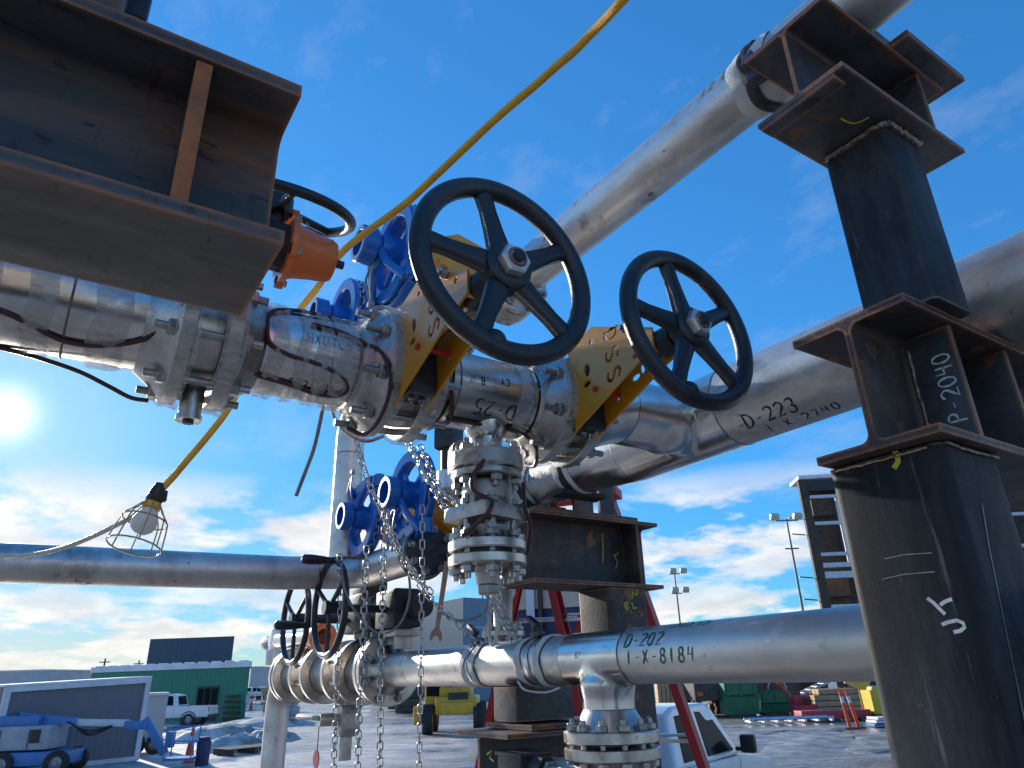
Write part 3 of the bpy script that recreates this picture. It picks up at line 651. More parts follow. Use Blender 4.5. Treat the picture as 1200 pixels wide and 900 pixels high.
# ---- line beyond the upper chain valves, dropping behind
t = thing('drop_pipe', 'upright steel pipe dropping behind the left blue chain wheels', 'pipe', (1.4, 3.88, 0))
pts = [V((TX, 2.78, TZ)), V((TX, 3.55, TZ))] + elbow((TX, 3.88, TZ), Y, -Z, .16) + [V((TX, 3.88, 2.94))]
mb = MB(); mb.tube(pts, TR, 40); obj('pipe', mb, M['pipe'], t)
mb = MB(); flange(mb, (TX, 2.735, TZ), Y, .145, .034, .07, .055, TR); obj('flange', mb, M['flange'], t)
mb = MB(); pipe_seam(mb, (TX, 3.88, 3.55), Z, TR); obj('weld_seam', mb, M['weld'], t)
t = thing('link_spool', 'short spool between the two upper blue chain wheel valves', 'pipe', (1.4, 2.4, 0))
mb = MB(); mb.cyl((TX, 2.2, TZ), (TX, 2.6, TZ), TR, n=40); obj('pipe', mb, M['shiny'], t)
for y, a in ((2.136, Y), (2.664, -Y)):
    mb = MB(); flange(mb, (TX, y, TZ), a, .145, .034, .07, .055, TR); obj('flange', mb, M['flange'], t)
bolts(t, (TX, 2.7, TZ), Y, .122, 8, .145, .0105, pi/8)
t = thing('link_spool', 'short spool between the two lower blue chain wheel valves', 'pipe', (HX, 3.35, 0))
mb = MB(); mb.cyl((HX, 3.16, HZ), (HX, 3.55, HZ), .09, n=40); obj('pipe', mb, M['shiny'], t)
for y, a in ((3.098, Y), (3.612, -Y)):
    mb = MB(); flange(mb, (HX, y, HZ), a, .16, .034, .08, .055, .09); obj('flange', mb, M['flange'], t)
bolts(t, (HX, 3.65, HZ), Y, .135, 8, .145, .011, pi/8)
# ---- pipe running along the far left and bending towards us
t = thing('bent_pipe', 'level steel pipe across the left sky that bends behind the chains', 'pipe', (1.2, 3.9, 0))
pts = [V((-6.5, 3.9, 2.735)), V((1.1, 3.9, 2.85))] + elbow((1.50, 3.9, 2.862), X, -Y, .22) + [V((1.50, 3.10, 2.862))]
mb = MB(); mb.tube(pts, .088, 48); obj('pipe', mb, M['pipe'], t)
seams(t, [((1.25, 3.9, 2.855), X, .088), ((1.50, 3.65, 2.865), Y, .088)])
mb = MB(); flange(mb, (1.50, 3.03, 2.86), Y, .118, .032, .07, .06, .088); obj('flange', mb, M['flange'], t)
mb = MB(); mb.lathe((1.50, 3.025, 2.86), -Y, [(0, .02), (0, .118), (.03, .118), (.034, .10), (.034, .02)], 40); obj('blind_flange', mb, M['darkbolt'], t)
bolts(t, (1.50, 3.027, 2.86), Y, .10, 8, .07, .011, .2)
f = on_pipe(None, X, Z, .088)((1.0, 3.9, 2.845), V((0, -1, -.1))); st, L = writing('1008', .034); mb = MB(); ribbon(mb, st, lambda s, u_: f(s, u_+.045), .004); obj('marking', mb, M['marker_k'], t)

# ---- lower line with tee and clamps
t = thing('lower_pipe', 'steel pipe with a tee, marked D-202, crossing in front of the red ladder', 'pipe', (LX, 2.0, 0)); LP = t
mb = MB(); mb.cyl((LX, -1.0, LZ), (LX, 1.84, LZ), LR, n=64); obj('pipe', mb, M['pipe'], t)
mb = MB(); mb.cyl((LX, 1.80, LZ), (LX, 2.20, LZ), LR+.003, n=64); mb.cyl((LX, 2.0, LZ), (LX, 2.0, LZ-.215), LR+.002, n=64)
mb.lathe((LX, 2.0, LZ-.04), -Z, [(0, .07), (.025, .092), (.045, .098), (.06, .095), (.085, .089), (.09, .04)], 48); blended('tee', mb, M['shiny'], t, [((LX, 1.842, LZ), -Y), ((LX, 2.16, LZ), Y), ((LX, 2.0, LZ-.162), -Z)])
mb = MB(); mb.cyl((LX, 2.162, LZ), (LX, 3.76, LZ), LR, n=64); obj('pipe', mb, M['pipe'], t)
seams(t, [((LX, y, LZ), Y, LR+.001) for y in (1.841, 2.161)]+[((LX, 2.0, LZ-.162), Z, LR)])
FZ = LZ-.262
mb = MB(); flange(mb, (LX, 2.0, FZ), Z, .158, .037, .07, .062, LR); obj('tee_flange', mb, M['flange'], t)
bolts(t, (LX, 2.0, FZ-.006), Z, .132, 12, .088, .0115, .13)
for y in (2.30, 2.42, 2.78, 2.87):
    wrap(t, (LX, y, LZ), Y, .042, LR+.006, 'cloth', name='cloth_band', wob=.002, skew=.012)
for y in (2.36, 2.825):
    wrap(t, (LX, y, LZ), Y, .035, LR+.003, 'aluminium', name='clamp_band', wob=.001, skew=.012)
    k = MB(); k.cyl((LX-.03, y+.01, LZ+LR), (LX-.05, y+.0, LZ+LR+.06), .011, n=10); k.box((LX-.052, y, LZ+LR+.058), (.028, .075, .018), Matrix.Rotation(.5, 3, 'X'), .004); k.box((LX-.03, y, LZ+LR+.012), (.035, .06, .02), None, .004)
    obj('clamp_hook', k, M['darkbolt'], t)
mb = MB(); mb.tube(smooth_path([(LX-.09, 2.42, LZ-.07), (LX-.085, 2.38, LZ-.10), (LX-.05, 2.3, LZ-.11), (LX-.04, 2.22, LZ-.095)]), .004, 6); obj('loose_strap', mb, M['cloth'], t)
hdr_text('D-202', .046, 1.81, -16, 'marker_g', .0055, LR+.0005, t, LX, LZ); hdr_text('1-X-8184', .042, 1.80, 18, 'marker_g', .005, LR+.0005, t, LX, LZ, 1.0)
hdr_text('HT 120545', .042, 1.76, -56, 'marker_g', .005, LR+.0005, t, LX, LZ); hdr_text('82', .02, 2.06, 0, 'marker_k', .002, LR+.003, t, LX, LZ); hdr_text('B0', .022, 1.86, 50, 'marker_k', .003, LR+.001, t, LX, LZ)
# lower valve under the tee
t = thing('tee_valve', 'flanged valve below the tee with a black gear operator at the bottom edge', 'valve', (LX, 2.0, 0))
mb = MB(); flange(mb, (LX, 2.0, FZ-.012), -Z, .158, .037, .07); obj('flange', mb, M['flange'], t)
mb = MB(); mb.lathe((LX, 2.0, FZ-.05), -Z, [(0, .12), (.03, .095), (.09, .10), (.2, .14), (.34, .14), (.42, .10), (.46, .10)], 40); obj('valve_body', mb, M['cast'], t)
mb = MB(); flange(mb, (LX, 2.0, FZ-.55), Z, .158, .04, .07); obj('flange', mb, M['flange'], t)
gp = at_x(617, 889, 1.50)
mb = MB(); mb.box(gp+V((0, .02, -.03)), (.12, .15, .085), None, .010); mb.box(gp+V((0, .02, .016)), (.13, .165, .012), None, .003); mb.cyl(gp+V((0, -.055, -.022)), gp+V((0, -.12, -.022)), .042, .036, 24); gb = obj('gear_operator', mb, M['blackbox'], t)
mb = MB(); mb.cyl(gp+V((0, -.12, -.022)), gp+V((0, -.21, -.022)), .014, n=14); mb.hexa(gp+V((0, -.125, -.022)), gp+V((0, -.142, -.022)), .026); obj('input_shaft', mb, M['bolt'], gb)
mb = MB(); mb.cyl(gp+V((.05, .02, -.04)), (LX-.1, 2.0, gp.z-.04), .045, n=20); obj('operator_neck', mb, M['cast'], t)

# ------------------------------------------------------------------ knife gate valves
LTR = {'S': [[(.62, .80)] + arc(.36, .74, .26, .20, 25, 270, 10) + arc(.36, .28, .26, .22, 90, -155, 10)]}
def thick(st, w):
    """closed outline of a stroke"""
    L, R = [], []
    for i, p in enumerate(st):
        q0, q1 = st[max(0, i-1)], st[min(len(st)-1, i+1)]; dx, dy = q1[0]-q0[0], q1[1]-q0[1]; d = sqrt(dx*dx+dy*dy) or 1
        L.append((p[0]-dy/d*w/2, p[1]+dx/d*w/2)); R.append((p[0]+dy/d*w/2, p[1]-dx/d*w/2))
    return L + R[::-1]
def circle(cx, cy, r, ry=None, n=18, rot=0):
    ry = ry or r; return [(cx+r*cos(2*pi*i/n)*cos(rot)-ry*sin(2*pi*i/n)*sin(rot), cy+r*cos(2*pi*i/n)*sin(rot)+ry*sin(2*pi*i/n)*cos(rot)) for i in range(n)]
def plate_with_holes(name, loops, th, Mx, m, parent):
    """flat plate cut from sheet: first loop is the outline, the others are cut through"""
    cu_ = bpy.data.curves.new('outline', 'CURVE'); cu_.dimensions = '2D'; cu_.fill_mode = 'BOTH'; cu_.extrude = th/2; cu_.bevel_depth = .0008
    for lp in loops:
        sp = cu_.splines.new('POLY'); sp.points.add(len(lp)-1); sp.use_cyclic_u = True
        for p, q in zip(sp.points, lp): p.co = (q[0], q[1], 0, 1)
    tmp = bpy.data.objects.new('outline', cu_); COL.objects.link(tmp)
    me = bpy.data.meshes.new_from_object(tmp); bpy.data.objects.remove(tmp); bpy.data.curves.remove(cu_)
    me.transform(Mx); me.flip_normals(); me.name = name
    for p in me.polygons: p.use_smooth = False
    me.materials.clear(); me.materials.append(m)
    o = bpy.data.objects.new(name, me); link(o, parent); WLOC[o.name] = V((0, 0, 0)); return o
# plate frame: curve x -> stem axis (local Z), curve y -> local X (towards the sky side is -X), extrusion -> local Y (flow)
def plate_matrix(y): return Matrix(((0, -1, 0, 0), (0, 0, 1, y), (1, 0, 0, 0), (0, 0, 0, 1)))
def dss_loops(u0, v0, s):
    out = []; step = s*1.06
    # letters stand with their tops towards +v, written from +v down to -v ... each a stencil slot
    for k, ch in enumerate('DSS'):
        oy = v0-k*step
        def tr(p): return (u0+p[1]*s*1.05+(oy+(.35-p[0])*s)*.05, oy+(.35-p[0])*s)
        if ch == 'S': out.append([tr(p) for p in thick(LTR['S'][0], .20)])
        else:
            out.append([tr(p) for p in thick([(.10, .02), (.10, .98)], .16)])
            out.append([tr(p) for p in thick([(.22, .93)]+arc(.26, .5, .36, .43, 80, -80, 10)+[(.22, .07)], .16)])
    return out
PLATE = [(.140, -.132), (.150, -.128), (.150, .126), (.266, .152), (.492, .034), (.490, -.022), (.431, -.036)]
def make_gate(kind):
    """local frame: flow along Y, stem along +Z"""
    root = thing('knife_gate_valve', 'valve', 'valve', (0, 0, 0), 'knife gate valves')
    mb = MB(); mb.lathe((0, -.034, 0), Y, [(0, .08), (0, .135), (.068, .135), (.068, .08)], 48, closed=True); obj('wafer_body', mb, M['cast'], root)
    mb = MB(); mb.bx((-.120, -.031, .10), (.120, .031, .172), .004); mb.bx((-.128, -.036, .172), (.128, .036, .19), .003); obj('gland_box', mb, M['darkbolt'], root)
    holes = [circle(.255, .107, .0085), circle(.225, .030, .014, .021), [(.218+.018*cos(2*pi*i/16), -.011+.010*sin(2*pi*i/16)) for i in range(16)], circle(.255, -.043, .0085), circle(.44, .035, .009), circle(.42, -.015, .009)]
    lt = dss_loops(.305, .090, .056)
    back = [circle(.255, .107, .01), circle(.33, -.02, .018, .010), circle(.36, -.005, .010, .016), circle(.30, .04, .016), circle(.42, -.008, .008), circle(.25, -.05, .009)]
    plate_with_holes('yoke_plate', [PLATE]+holes+lt, .005, plate_matrix(-.042), M['yellow'], root)
    plate_with_holes('yoke_plate', [PLATE]+back, .005, plate_matrix(.042), M['yellow'], root)
    mb = MB(); mb.bx((-.032, -.039, .47), (.022, .039, .484), .002); obj('yoke_crossbar', mb, M['yellow'], root)
    for sx, sz in ((.10, .142), (-.075, .40)): mb = MB(); mb.hexa((sx, -.062, sz), (sx, -.0455, sz), .013); mb.cyl((sx, -.070, sz), (sx, -.044, sz), .0075, n=10); obj('yoke_bolt', mb, M['bolt'], root)
    mb = MB(); mb.cyl((.043, -.052, .255), (.043, .05, .255), .0085, n=14); obj('red_pin', mb, M['red'], root)
    for sy in (-.014, .014): mb = MB(); mb.cyl((.119, sy, .15), (.142, sy, .15), .005, n=8); mb.hexa((.126, sy, .15), (.133, sy, .15), .0095); obj('gland_bolt', mb, M['bolt'], root)
    mb = MB(); mb.cyl((0, 0, .17), (0, 0, .56), .0165, n=20); obj('stem', mb, M['bolt'], root)
    mb = MB(); mb.lathe((0, 0, .43), Z, [(0, .02), (0, .026), (.054, .026), (.055, .040), (.085, .038), (.10, .034), (.10, .018)], 28); obj('yoke_sleeve', mb, M['blackbox'], root)
    if kind == 'wheel':
        hz, R = .575, .222
        mb = MB(); mb.torus((0, 0, hz), Z, R-.022, .0225, 72, 16, .92); 
        mb.lathe((0, 0, hz-.034), Z, [(0, .018), (0, .040), (.012, .056), (.05, .055), (.056, .048), (.056, .018)], 36, closed=True)
        for k in range(5):
            a = radians(90+72*k); d = V((cos(a), sin(a), 0)); e = V((-sin(a), cos(a), 0)); rr = []
            for t_, w_, h_ in ((.040, .036, .018), (.09, .029, .016), (.14, .0245, .015), (.196, .028, .016)):
                c = d*t_+Z*(hz-.004); rr.append([c+e*w_*cos(2*pi*i/14)*(.75+.25*abs(sin(2*pi*i/14)))+Z*h_*sin(2*pi*i/14) for i in range(14)])
            mb.rings(rr)
        w = obj('handwheel', mb, M['black'], root, sharp=45)
        a = radians(90+72*3+10); mb = MB(); mb.sphere((cos(a)*.188, sin(a)*.188, hz), .026, 16, 10, (1, 1, .9)); obj('rim_boss', mb, M['black'], w)
        mb = MB(); mb.hexa((0, 0, hz+.020), (0, 0, hz+.045), .036, .10); mb.cyl((0, 0, hz+.044), (0, 0, hz+.047), .027, n=24); obj('hub_nut', mb, M['zinc'], w)
        mb = MB(); mb.cyl((0, 0, hz+.04), (0, 0, hz+.055), .0145, .013, 16); mb.torus((0, 0, hz+.0475), Z, .0195, .004, 24, 6); obj('stem_tip', mb, M['wrench'], w)
        mb = MB(); mb.cyl((0, 0, hz+.0553), (0, 0, hz+.057), .0132, n=16); obj('stem_end', mb, M['trim'], w)
    else:
        cz = .50
        mb = MB()
        mb.lathe((0, 0, cz), Z, [(-.036, .148), (-.036, .192), (-.030, .198), (-.012, .194), (-.004, .176), (.004, .176), (.012, .194), (.030, .198), (.036, .192), (.036, .148), (.026, .142), (-.026, .142)], 56, closed=True)
        for k in range(4):
            a = radians(35+90*k); d = V((cos(a), sin(a), 0)); e = V((-sin(a), cos(a), 0)); rr = []
            for t_, w_ in ((.04, .020), (.10, .017), (.150, .020)):
                c = d*t_+Z*cz; rr.append([c+e*w_*cos(2*pi*i/10)+Z*.012*sin(2*pi*i/10) for i in range(10)])
            mb.rings(rr)
        mb.lathe((0, 0, cz), Z, [(-.05, .02), (-.05, .06), (.05, .062), (.085, .058), (.09, .050), (.10, .050), (.105, .072), (.158, .072), (.162, .068), (.162, .049), (.06, .047), (.06, .02)], 36, closed=True)
        w = obj('chain_wheel', mb, M['blue'], root, sharp=40)
        mb = MB(); mb.lathe((0, 0, cz+.1625), Z, [(0, .0495), (0, .0675), (.0015, .0665), (.0015, .0505)], 36, closed=True); obj('hub_lip', mb, M['bluelip'], w)
        # chain guide: two arms from the collar down to guide eyes, and a hoop round the rim
        mb = MB()
        for s in (-1, 1):
            mb.tube(smooth_path([(s*.045, -.035, cz+.09), (s*.075, -.10, cz+.07), (s*.135, -.165, cz+.045), (s*.15, -.185, cz+.035)]), .017, 8)
            mb.lathe((s*.165, -.135, cz), -Y, [(0, .018), (0, .028), (.06, .030), (.062, .018)], 18, closed=True)
            mb.box((s*.155, -.165, cz+.028), (.05, .045, .030), None, .006)
        mb.torus((0, 0, cz+.0), Z, .205, .010, 40, 8, 1.6, pi*1.08, pi*1.92)
        mb.box((0, -.062, cz+.085), (.07, .045, .025), None, .006)
        obj('chain_guide', mb, M['blue'], w)
        mb = MB(); chain(mb, [(cos(2*pi*i/72)*.187, sin(2*pi*i/72)*.187, cz) for i in range(73)], .034, .0125, .0036)
        obj('chain_in_groove', mb, M['chain'], w)
        mb = MB()
        for s in (-1, 1): mb.tube(smooth_path([(s*.02, -.075, cz+.10), (s*.025, -.13, cz+.115), (s*.012, -.185, cz+.11), (s*.004, -.235, cz+.10)]), .005, 6)
        mb.box((0, -.24, cz+.10), (.03, .02, .02), None, .003); obj('guide_wire', mb, M['wire'], w)
    return root
tl = radians(3)
ROTW = Matrix(((0, 1, 0), (-sin(tl), 0, -cos(tl)), (-cos(tl), 0, sin(tl)))).to_4x4()     # columns: local X, Y, Z
def place(o, loc, R): o.matrix_world = Matrix.Translation(V(loc)) @ R
gw = make_gate('wheel'); gw2 = copy_tree(gw)
for o, x, lab, spin in ((gw, .690, 'yellow plated gate valve with the larger, left black five-spoke handwheel', .25), (gw2, 1.235, 'yellow plated gate valve with the right black five-spoke handwheel, letters cut in its plate', .22)):
    o['label'] = lab; o['group'] = 'knife gate valves'; place(o, (x, MY, MZ), ROTW)
    for ch in o.children:
        if ch.name.startswith('handwheel'): ch.rotation_euler.z = spin + radians(18)
# chain operated ones: flow along world Y, stem towards -X; local X points to world up so that guides hang
gc = make_gate('chain')
# in this prototype the guide hangs towards local -Y; turn the wheel so that -Y(local) = -Z(world)
ROTK = Matrix(((0, 0, -1), (0, 1, 0), (1, 0, 0))).to_4x4()      # local X -> +Z world, local Y -> +Y world, local Z -> -X world
for ch in gc.children:
    if ch.name.startswith('chain_wheel'): ch.rotation_euler.z = -pi/2*1.0
cvs = []
for i, (p, s, lab) in enumerate((((TX, 2.10, TZ-.01), 1., 'upper right blue chain wheel valve, its wheel just left of the larger black handwheel'),
                         ((TX, 2.70, TZ-.01), .96, 'upper left blue chain wheel valve, half hidden by the film-wrapped pipe below it'),
                         ((HX, 3.06, HZ), 1.1, 'lower right blue chain wheel valve, draped with crossing chains beside the bolted gate valve'),
                         ((HX, 3.65, HZ), 1.05, 'lower left blue chain wheel valve in front of the upright pipe'))):
    o = gc if i == 0 else copy_tree(gc)
    if i == 2:
        for ch in o.children:
            if ch.name.startswith('chain_wheel'): ch.rotation_euler.z = -pi/2
    o['label'] = lab; o['group'] = 'knife gate valves'; place(o, p, ROTK @ Matrix.Rotation(pi if i < 2 else 0, 4, 'Z') @ Matrix.Diagonal((s, s, .88 if i > 1 else s, 1))); cvs.append(o)
    if i < 2:
        for ch in o.children:
            if ch.name.startswith('chain_wheel'): ch.rotation_euler.z = pi/2
# ------------------------------------------------------------------ rusty steelwork
def iprof(y0, y1, z0, z1, tf, tw, fr=.014, wy=None):
    """I section outline in (y, z) with root fillets"""
    wy = (y0+y1)/2 if wy is None else wy; a, b = wy-tw/2, wy+tw/2
    def fil(cx, cz, a0, a1): return [(cx+fr*cos(radians(a0+(a1-a0)*i/5)), cz+fr*sin(radians(a0+(a1-a0)*i/5))) for i in range(6)]
    return ([(y0, z0), (y1, z0), (y1, z0+tf)] + fil(b+fr, z0+tf+fr, 270, 180) + fil(b+fr, z1-tf-fr, 180, 90) + [(y1, z1-tf), (y1, z1), (y0, z1), (y0, z1-tf)]
            + fil(a-fr, z1-tf-fr, 90, 0) + fil(a-fr, z0+tf+fr, 0, -90) + [(y0, z0+tf)])
def ibeam_x(mb, x0, x1, y0, y1, z0, z1, tf=.014, tw=.010, fr=.014, wy=None):
    return mb.prism([V((x0, p[0], p[1])) for p in iprof(y0, y1, z0, z1, tf, tw, fr, wy)], (x1-x0, 0, 0))
def hss(mb, x0, x1, y0, y1, z0, z1, r=.02):
    def ring(z):
        out = []
        for cx, cy, a in ((x1-r, y1-r, 0), (x0+r, y1-r, 90), (x0+r, y0+r, 180), (x1-r, y0+r, 270)):
            out += [V((cx+r*cos(radians(a+18*i)), cy+r*sin(radians(a+18*i)), z)) for i in range(6)]
        return out
    return mb.rings([ring(z0), ring(z1)])
def weld_line(mb, pts, r=.006): return mb.tube([V(p)+V((random.uniform(-1, 1), random.uniform(-1, 1), random.uniform(-1, 1)))*r*.25 for p in smooth_path(pts, 14)], r, 6, radii=None)

# right-hand support column
t = thing('support_tower', 'tall stacked column of rust-edged black box posts and beams at the right edge', 'support column', (1.52, .73, 0)); RT = t
px0, px1, py0, py1 = 1.400, 1.632, .615, .862
mb = MB(); hss(mb, px0, px1, py0, py1, 0, 2.697, .024); lo = obj('lower_post', mb, M['scale_b'], t)
mb = MB(); ibeam_x(mb, 1.352, 2.35, .588, .850, 2.70, 2.998, .018, .014, .02); lb = obj('lower_beam', mb, M['rusty'], t)
mb = MB(); mb.box((1.545, .650, 2.849), (.014, .104, .259), None, .002); st1 = obj('stiffener', mb, M['scale'], t)
mb = MB(); mb.box((1.80, .650, 2.849), (.014, .104, .259), None, .002); obj('stiffener', mb, M['scale'], t)
mb = MB(); hss(mb, 1.436, 1.592, .563, .722, 3.001, 3.467, .018); up = obj('upper_post', mb, M['scale_b'], t)
mb = MB(); ibeam_x(mb, 1.207, 1.72, .517, .735, 3.47, 3.685, .012, .009, .012); ub = obj('upper_beam', mb, M['scale'], t)
for x in (1.60,):
    mb = MB(); mb.box((x, .570, 3.5775), (.010, .096, .185), None, .001); obj('stiffener', mb, M['scale'], t)
mb = MB(); mb.box((1.228, .634, 3.463), (.04, .19, .012), None, .002); obj('shim_plate', mb, M['scale'], t)
mb = MB(); mb.box((1.62, .57, 3.697), (.27, .19, .018), None, .002); obj('shoe_plate', mb, M['scale'], t)
mb = MB(); mb.box((1.62, .57, 3.77), (.25, .014, .127), None, .002); obj('shoe_web', mb, M['scale'], t)
for pts, r_ in (([(1.43, .715, 3.462), (1.432, .64, 3.460), (1.432, .57, 3.461), (1.45, .558, 3.462)], .008), ([(1.44, .558, 3.462), (1.5, .557, 3.460), (1.58, .558, 3.462)], .008), ([(1.534, .69, 2.75), (1.535, .692, 2.85), (1.534, .69, 2.95)], .004),
               ([(1.412, .612, 2.694), (1.5, .611, 2.690), (1.62, .612, 2.693)], .004), ([(1.397, .64, 2.691), (1.396, .75, 2.690), (1.398, .85, 2.692)], .004)):
    mb = MB(); weld_line(mb, pts, r_); obj('weld', mb, M['weld'], t)
plane_strokes(lo, [[(1087, 701), (1094, 706), (1101, 713), (1108, 720)], [(1116, 702), (1108, 705), (1102, 709)], [(1104, 732), (1112, 729), (1122, 727), (1129, 730), (1131, 735), (1126, 739), (1118, 741)]], 'x', px0, 'chalk', .0065, (-.0015, 0, 0))
plane_strokes(lo, [[(1047, 526), (1052, 533), (1053, 541), (1048, 549)]], 'x', px0, 'chalk_y', .011, (-.0015, 0, 0))
plane_strokes(lo, [[(1150, 590), (1158, 640), (1168, 690), (1180, 750), (1193, 812), (1203, 862)]], 'y', py0, 'scratch', .004, (0, -.0015, 0), 'scratch')
plane_strokes(lo, [[(1037, 655), (1060, 650), (1093, 648)]], 'x', px0, 'scratch', .002, (-.0015, 0, 0), 'scratch')
plane_strokes(lo, [[(1034, 679), (1060, 673), (1096, 670)]], 'x', px0, 'scratch', .002, (-.0015, 0, 0), 'scratch')
plane_strokes(lb, [[(1104, 458), (1110, 461), (1115, 460)]], 'y', .711, 'chalk_y', .008, (0, -.0015, 0))
# the number chalked on the stiffener, reading upwards
st, L = writing('P-2040', .038, .8); mb = MB(); ribbon(mb, st, lambda s, u_: V((1.5365, .612+u_, 2.762+s*.98)), .0045); obj('chalk_mark', mb, M['chalk'], st1)
plane_strokes(ub, [[(985, 138), (990, 141), (995, 143), (1001, 144), (1006, 143), (1010, 141), (1018, 137)]], 'z', 3.47, 'chalk_y', .005, (0, 0, -.0015))

# near beam, top left
t = thing('steel_beam', 'big dark rust-streaked beam looming in the top left foreground', 'steel beam', (-.4, .82, 0)); NB = t
mb = MB(); ibeam_x(mb, -3.2, .162, .718, .922, 2.775, 3.022, .019, .013, .022); obj('beam', mb, M['beamgrey'], t)
sx = at_y(224, 160, .72).x
mb = MB(); mb.box((sx, .770, 2.8985), (.017, .086, .208), None, .003); so_ = obj('stiffener', mb, M['beamgrey'], t)
mb = MB(); mb.box((sx, .7245, 2.8985), (.019, .004, .205), None, .001); obj('rust_edge', mb, M['rustedge'], so_)
mb = MB(); hss(mb, -.85, -.052, .735, .9, 3.0225, 3.6, .02); obj('stub_post', mb, M['scale'], t)
mb = MB(); mb.cyl((-.75, .82, 0), (-.75, .82, 2.774), .09, n=24); obj('leg', mb, M['scale'], t)
q = at_d(152, 3, .97)
bt = thing('tool_case', 'small black box with a red wire loop on top of the big near beam', 'box', q-V((0, 0, .06)))
mb = MB(); mb.box(q, (.05, .05, .085), None, .006); mb.box(q+V((0, -.005, -.052)), (.035, .04, .02), None, .004); obj('case', mb, M['blackbox'], bt)
mb = MB(); mb.tube(smooth_path([at_d(p[0], p[1], .95) for p in ((140, 25), (146, 28), (153, 25), (154, 18), (160, 14), (165, 13))]), .0026, 8); obj('red_wire', mb, M['red'], bt)

# orange-capped hand operator behind the beam end
a_, b_ = at_y(332, 294, 1.25), at_y(389, 305, 1.25)
t = thing('gear_operator', 'bright orange capped valve operator with a flat black handwheel, poking out behind the beam end', 'valve operator', (a_.x, a_.y, 2.9))
ax = V((1, 0, 0)); Lo = (b_-a_).length; o0 = V((b_.x-Lo, 1.25, (a_.z+b_.z)/2))
mb = MB(); mb.lathe(o0, ax, [(0, .02), (0, .073), (.012, .073), (.013, .062), (.03, .055), (Lo*.6, .049), (Lo-.01, .046), (Lo, .041), (Lo, .012)], 28); 
for k in range(4): a = k*pi/2+.5; mb.box(o0+V((.007, cos(a)*.068, sin(a)*.068)), (.014, .028, .028), Matrix.Rotation(a, 3, 'X'), .003)
oc = obj('orange_cap', mb, M['orange'], t)
for k in range(4): 
    a = k*pi/2+.5; mb = MB(); mb.hexa(o0+V((.014, cos(a)*.07, sin(a)*.07)), o0+V((.022, cos(a)*.07, sin(a)*.07)), .007); obj('screw', mb, M['bolt'], oc)
mb = MB(); mb.cyl(o0+ax*Lo, o0+ax*(Lo+.025), .009, n=12); obj('shaft', mb, M['darkbolt'], t)
mb = MB(); mb.cyl(o0-ax*.18, o0, .05, n=24); mb.box(o0-ax*.17, (.11, .11, .11), None, .012); obj('gear_case', mb, M['blackbox'], t)
hc = at_y(326, 243, 1.25)
mb = MB(); mb.torus((hc.x, hc.y, hc.z), (0, -.35, .94), .15, .011, 56, 12); mb.cyl((hc.x-.0, hc.y, hc.z-.02), (hc.x, hc.y, hc.z+.02), .03, n=18)
for k in range(3): a = 2*pi*k/3+2.6; mb.tube([(hc.x, hc.y, hc.z), (hc.x+cos(a)*.15, hc.y+sin(a)*.141, hc.z+.052*sin(a))], .009, 8)
obj('handwheel', mb, M['black'], t)
mb = MB(); mb.cyl((hc.x, hc.y, o0.z-.05), (hc.x, hc.y, hc.z), .014, n=12); obj('wheel_stem', mb, M['darkbolt'], t)
mb = MB(); mb.tube([(o0.x-.16, 1.185, o0.z-.02), (o0.x-.17, 1.0, o0.z-.06), (o0.x-.18, .90, 3.03)], .022, 12); obj('mounting_arm', mb, M['darkbolt'], t)

# central support tower under the header
t = thing('support_tower', 'shorter rusty tower of beams in the centre, carrying the thick pipe behind the red ladder', 'support column', (2.0, 2.45, 0)); CT = t
cy0, cy1 = 2.36, 2.60
cz0 = 2.648; cz1 = 2.945
mb = MB(); ibeam_x(mb, 1.655, 2.37, cy0, cy1, cz0, cz1, .016, .012, .016); cb = obj('upper_beam', mb, M['rusty'], t)
mb = MB(); mb.box((2.245, cy0+.058, (cz0+cz1)/2), (.014, .104, cz1-cz0-.036), None, .002); obj('stiffener', mb, M['rusty'], t)
mb = MB(); mb.box((1.97, 2.47, cz1+.010), (.58, .20, .016), None, .002); obj('bearing_plate', mb, M['scale'], t)
for x0_, x1_, z1_ in ((1.79, 1.83, -.127), (1.93, 2.04, -.05), (2.08, 2.17, -.02)): mb = MB(); mb.bx((x0_, cy0+.06, cz1+.0185), (x1_, cy0+.075 if x0_ > 1.9 else cy1-.05, HZ+z1_)); obj('cradle_post', mb, M['scale'], t)
mb = MB(); hss(mb, 2.05, 2.27, 2.37, 2.59, 0, cz0-.003, .02); pp = obj('post', mb, M['rusty'], t)
mb = MB(); hss(mb, 1.60, 1.88, 2.44, 2.60, 2.14, 2.262, .006); obj('stub_post', mb, M['scale'], t)
mb = MB(); mb.bx((1.60, 2.34, 2.115), (2.048, 2.66, 2.133)); obj('base_plate', mb, M['rusty'], t)
mb = MB(); ibeam_x(mb, 1.47, 2.048, 2.30, 2.70, 1.72, 2.112, .016, .012, .016); bb = obj('lower_beam', mb, M['scale'], t)
mb = MB(); hss(mb, 1.60, 1.84, 2.38, 2.62, 0, 1.718, .02); obj('lower_post', mb, M['scale_b'], t)
plane_strokes(pp, [[(731, 707), (733, 713)], [(731, 707), (735, 706), (736, 709), (733, 710), (737, 712), (733, 714)], [(740, 706), (742, 713), (746, 712)], [(740, 702), (741, 694), (746, 698), (747, 691)]], 'y', 2.37, 'chalk_y', .007, (0, -.002, 0))
plane_strokes(cb, [[(704, 626), (705, 645), (704, 660)], [(717, 650), (722, 660), (719, 667)], [(723, 648), (718, 652)]], 'y', cy0+.114, 'chalk_y', .005, (0, -.012, 0))
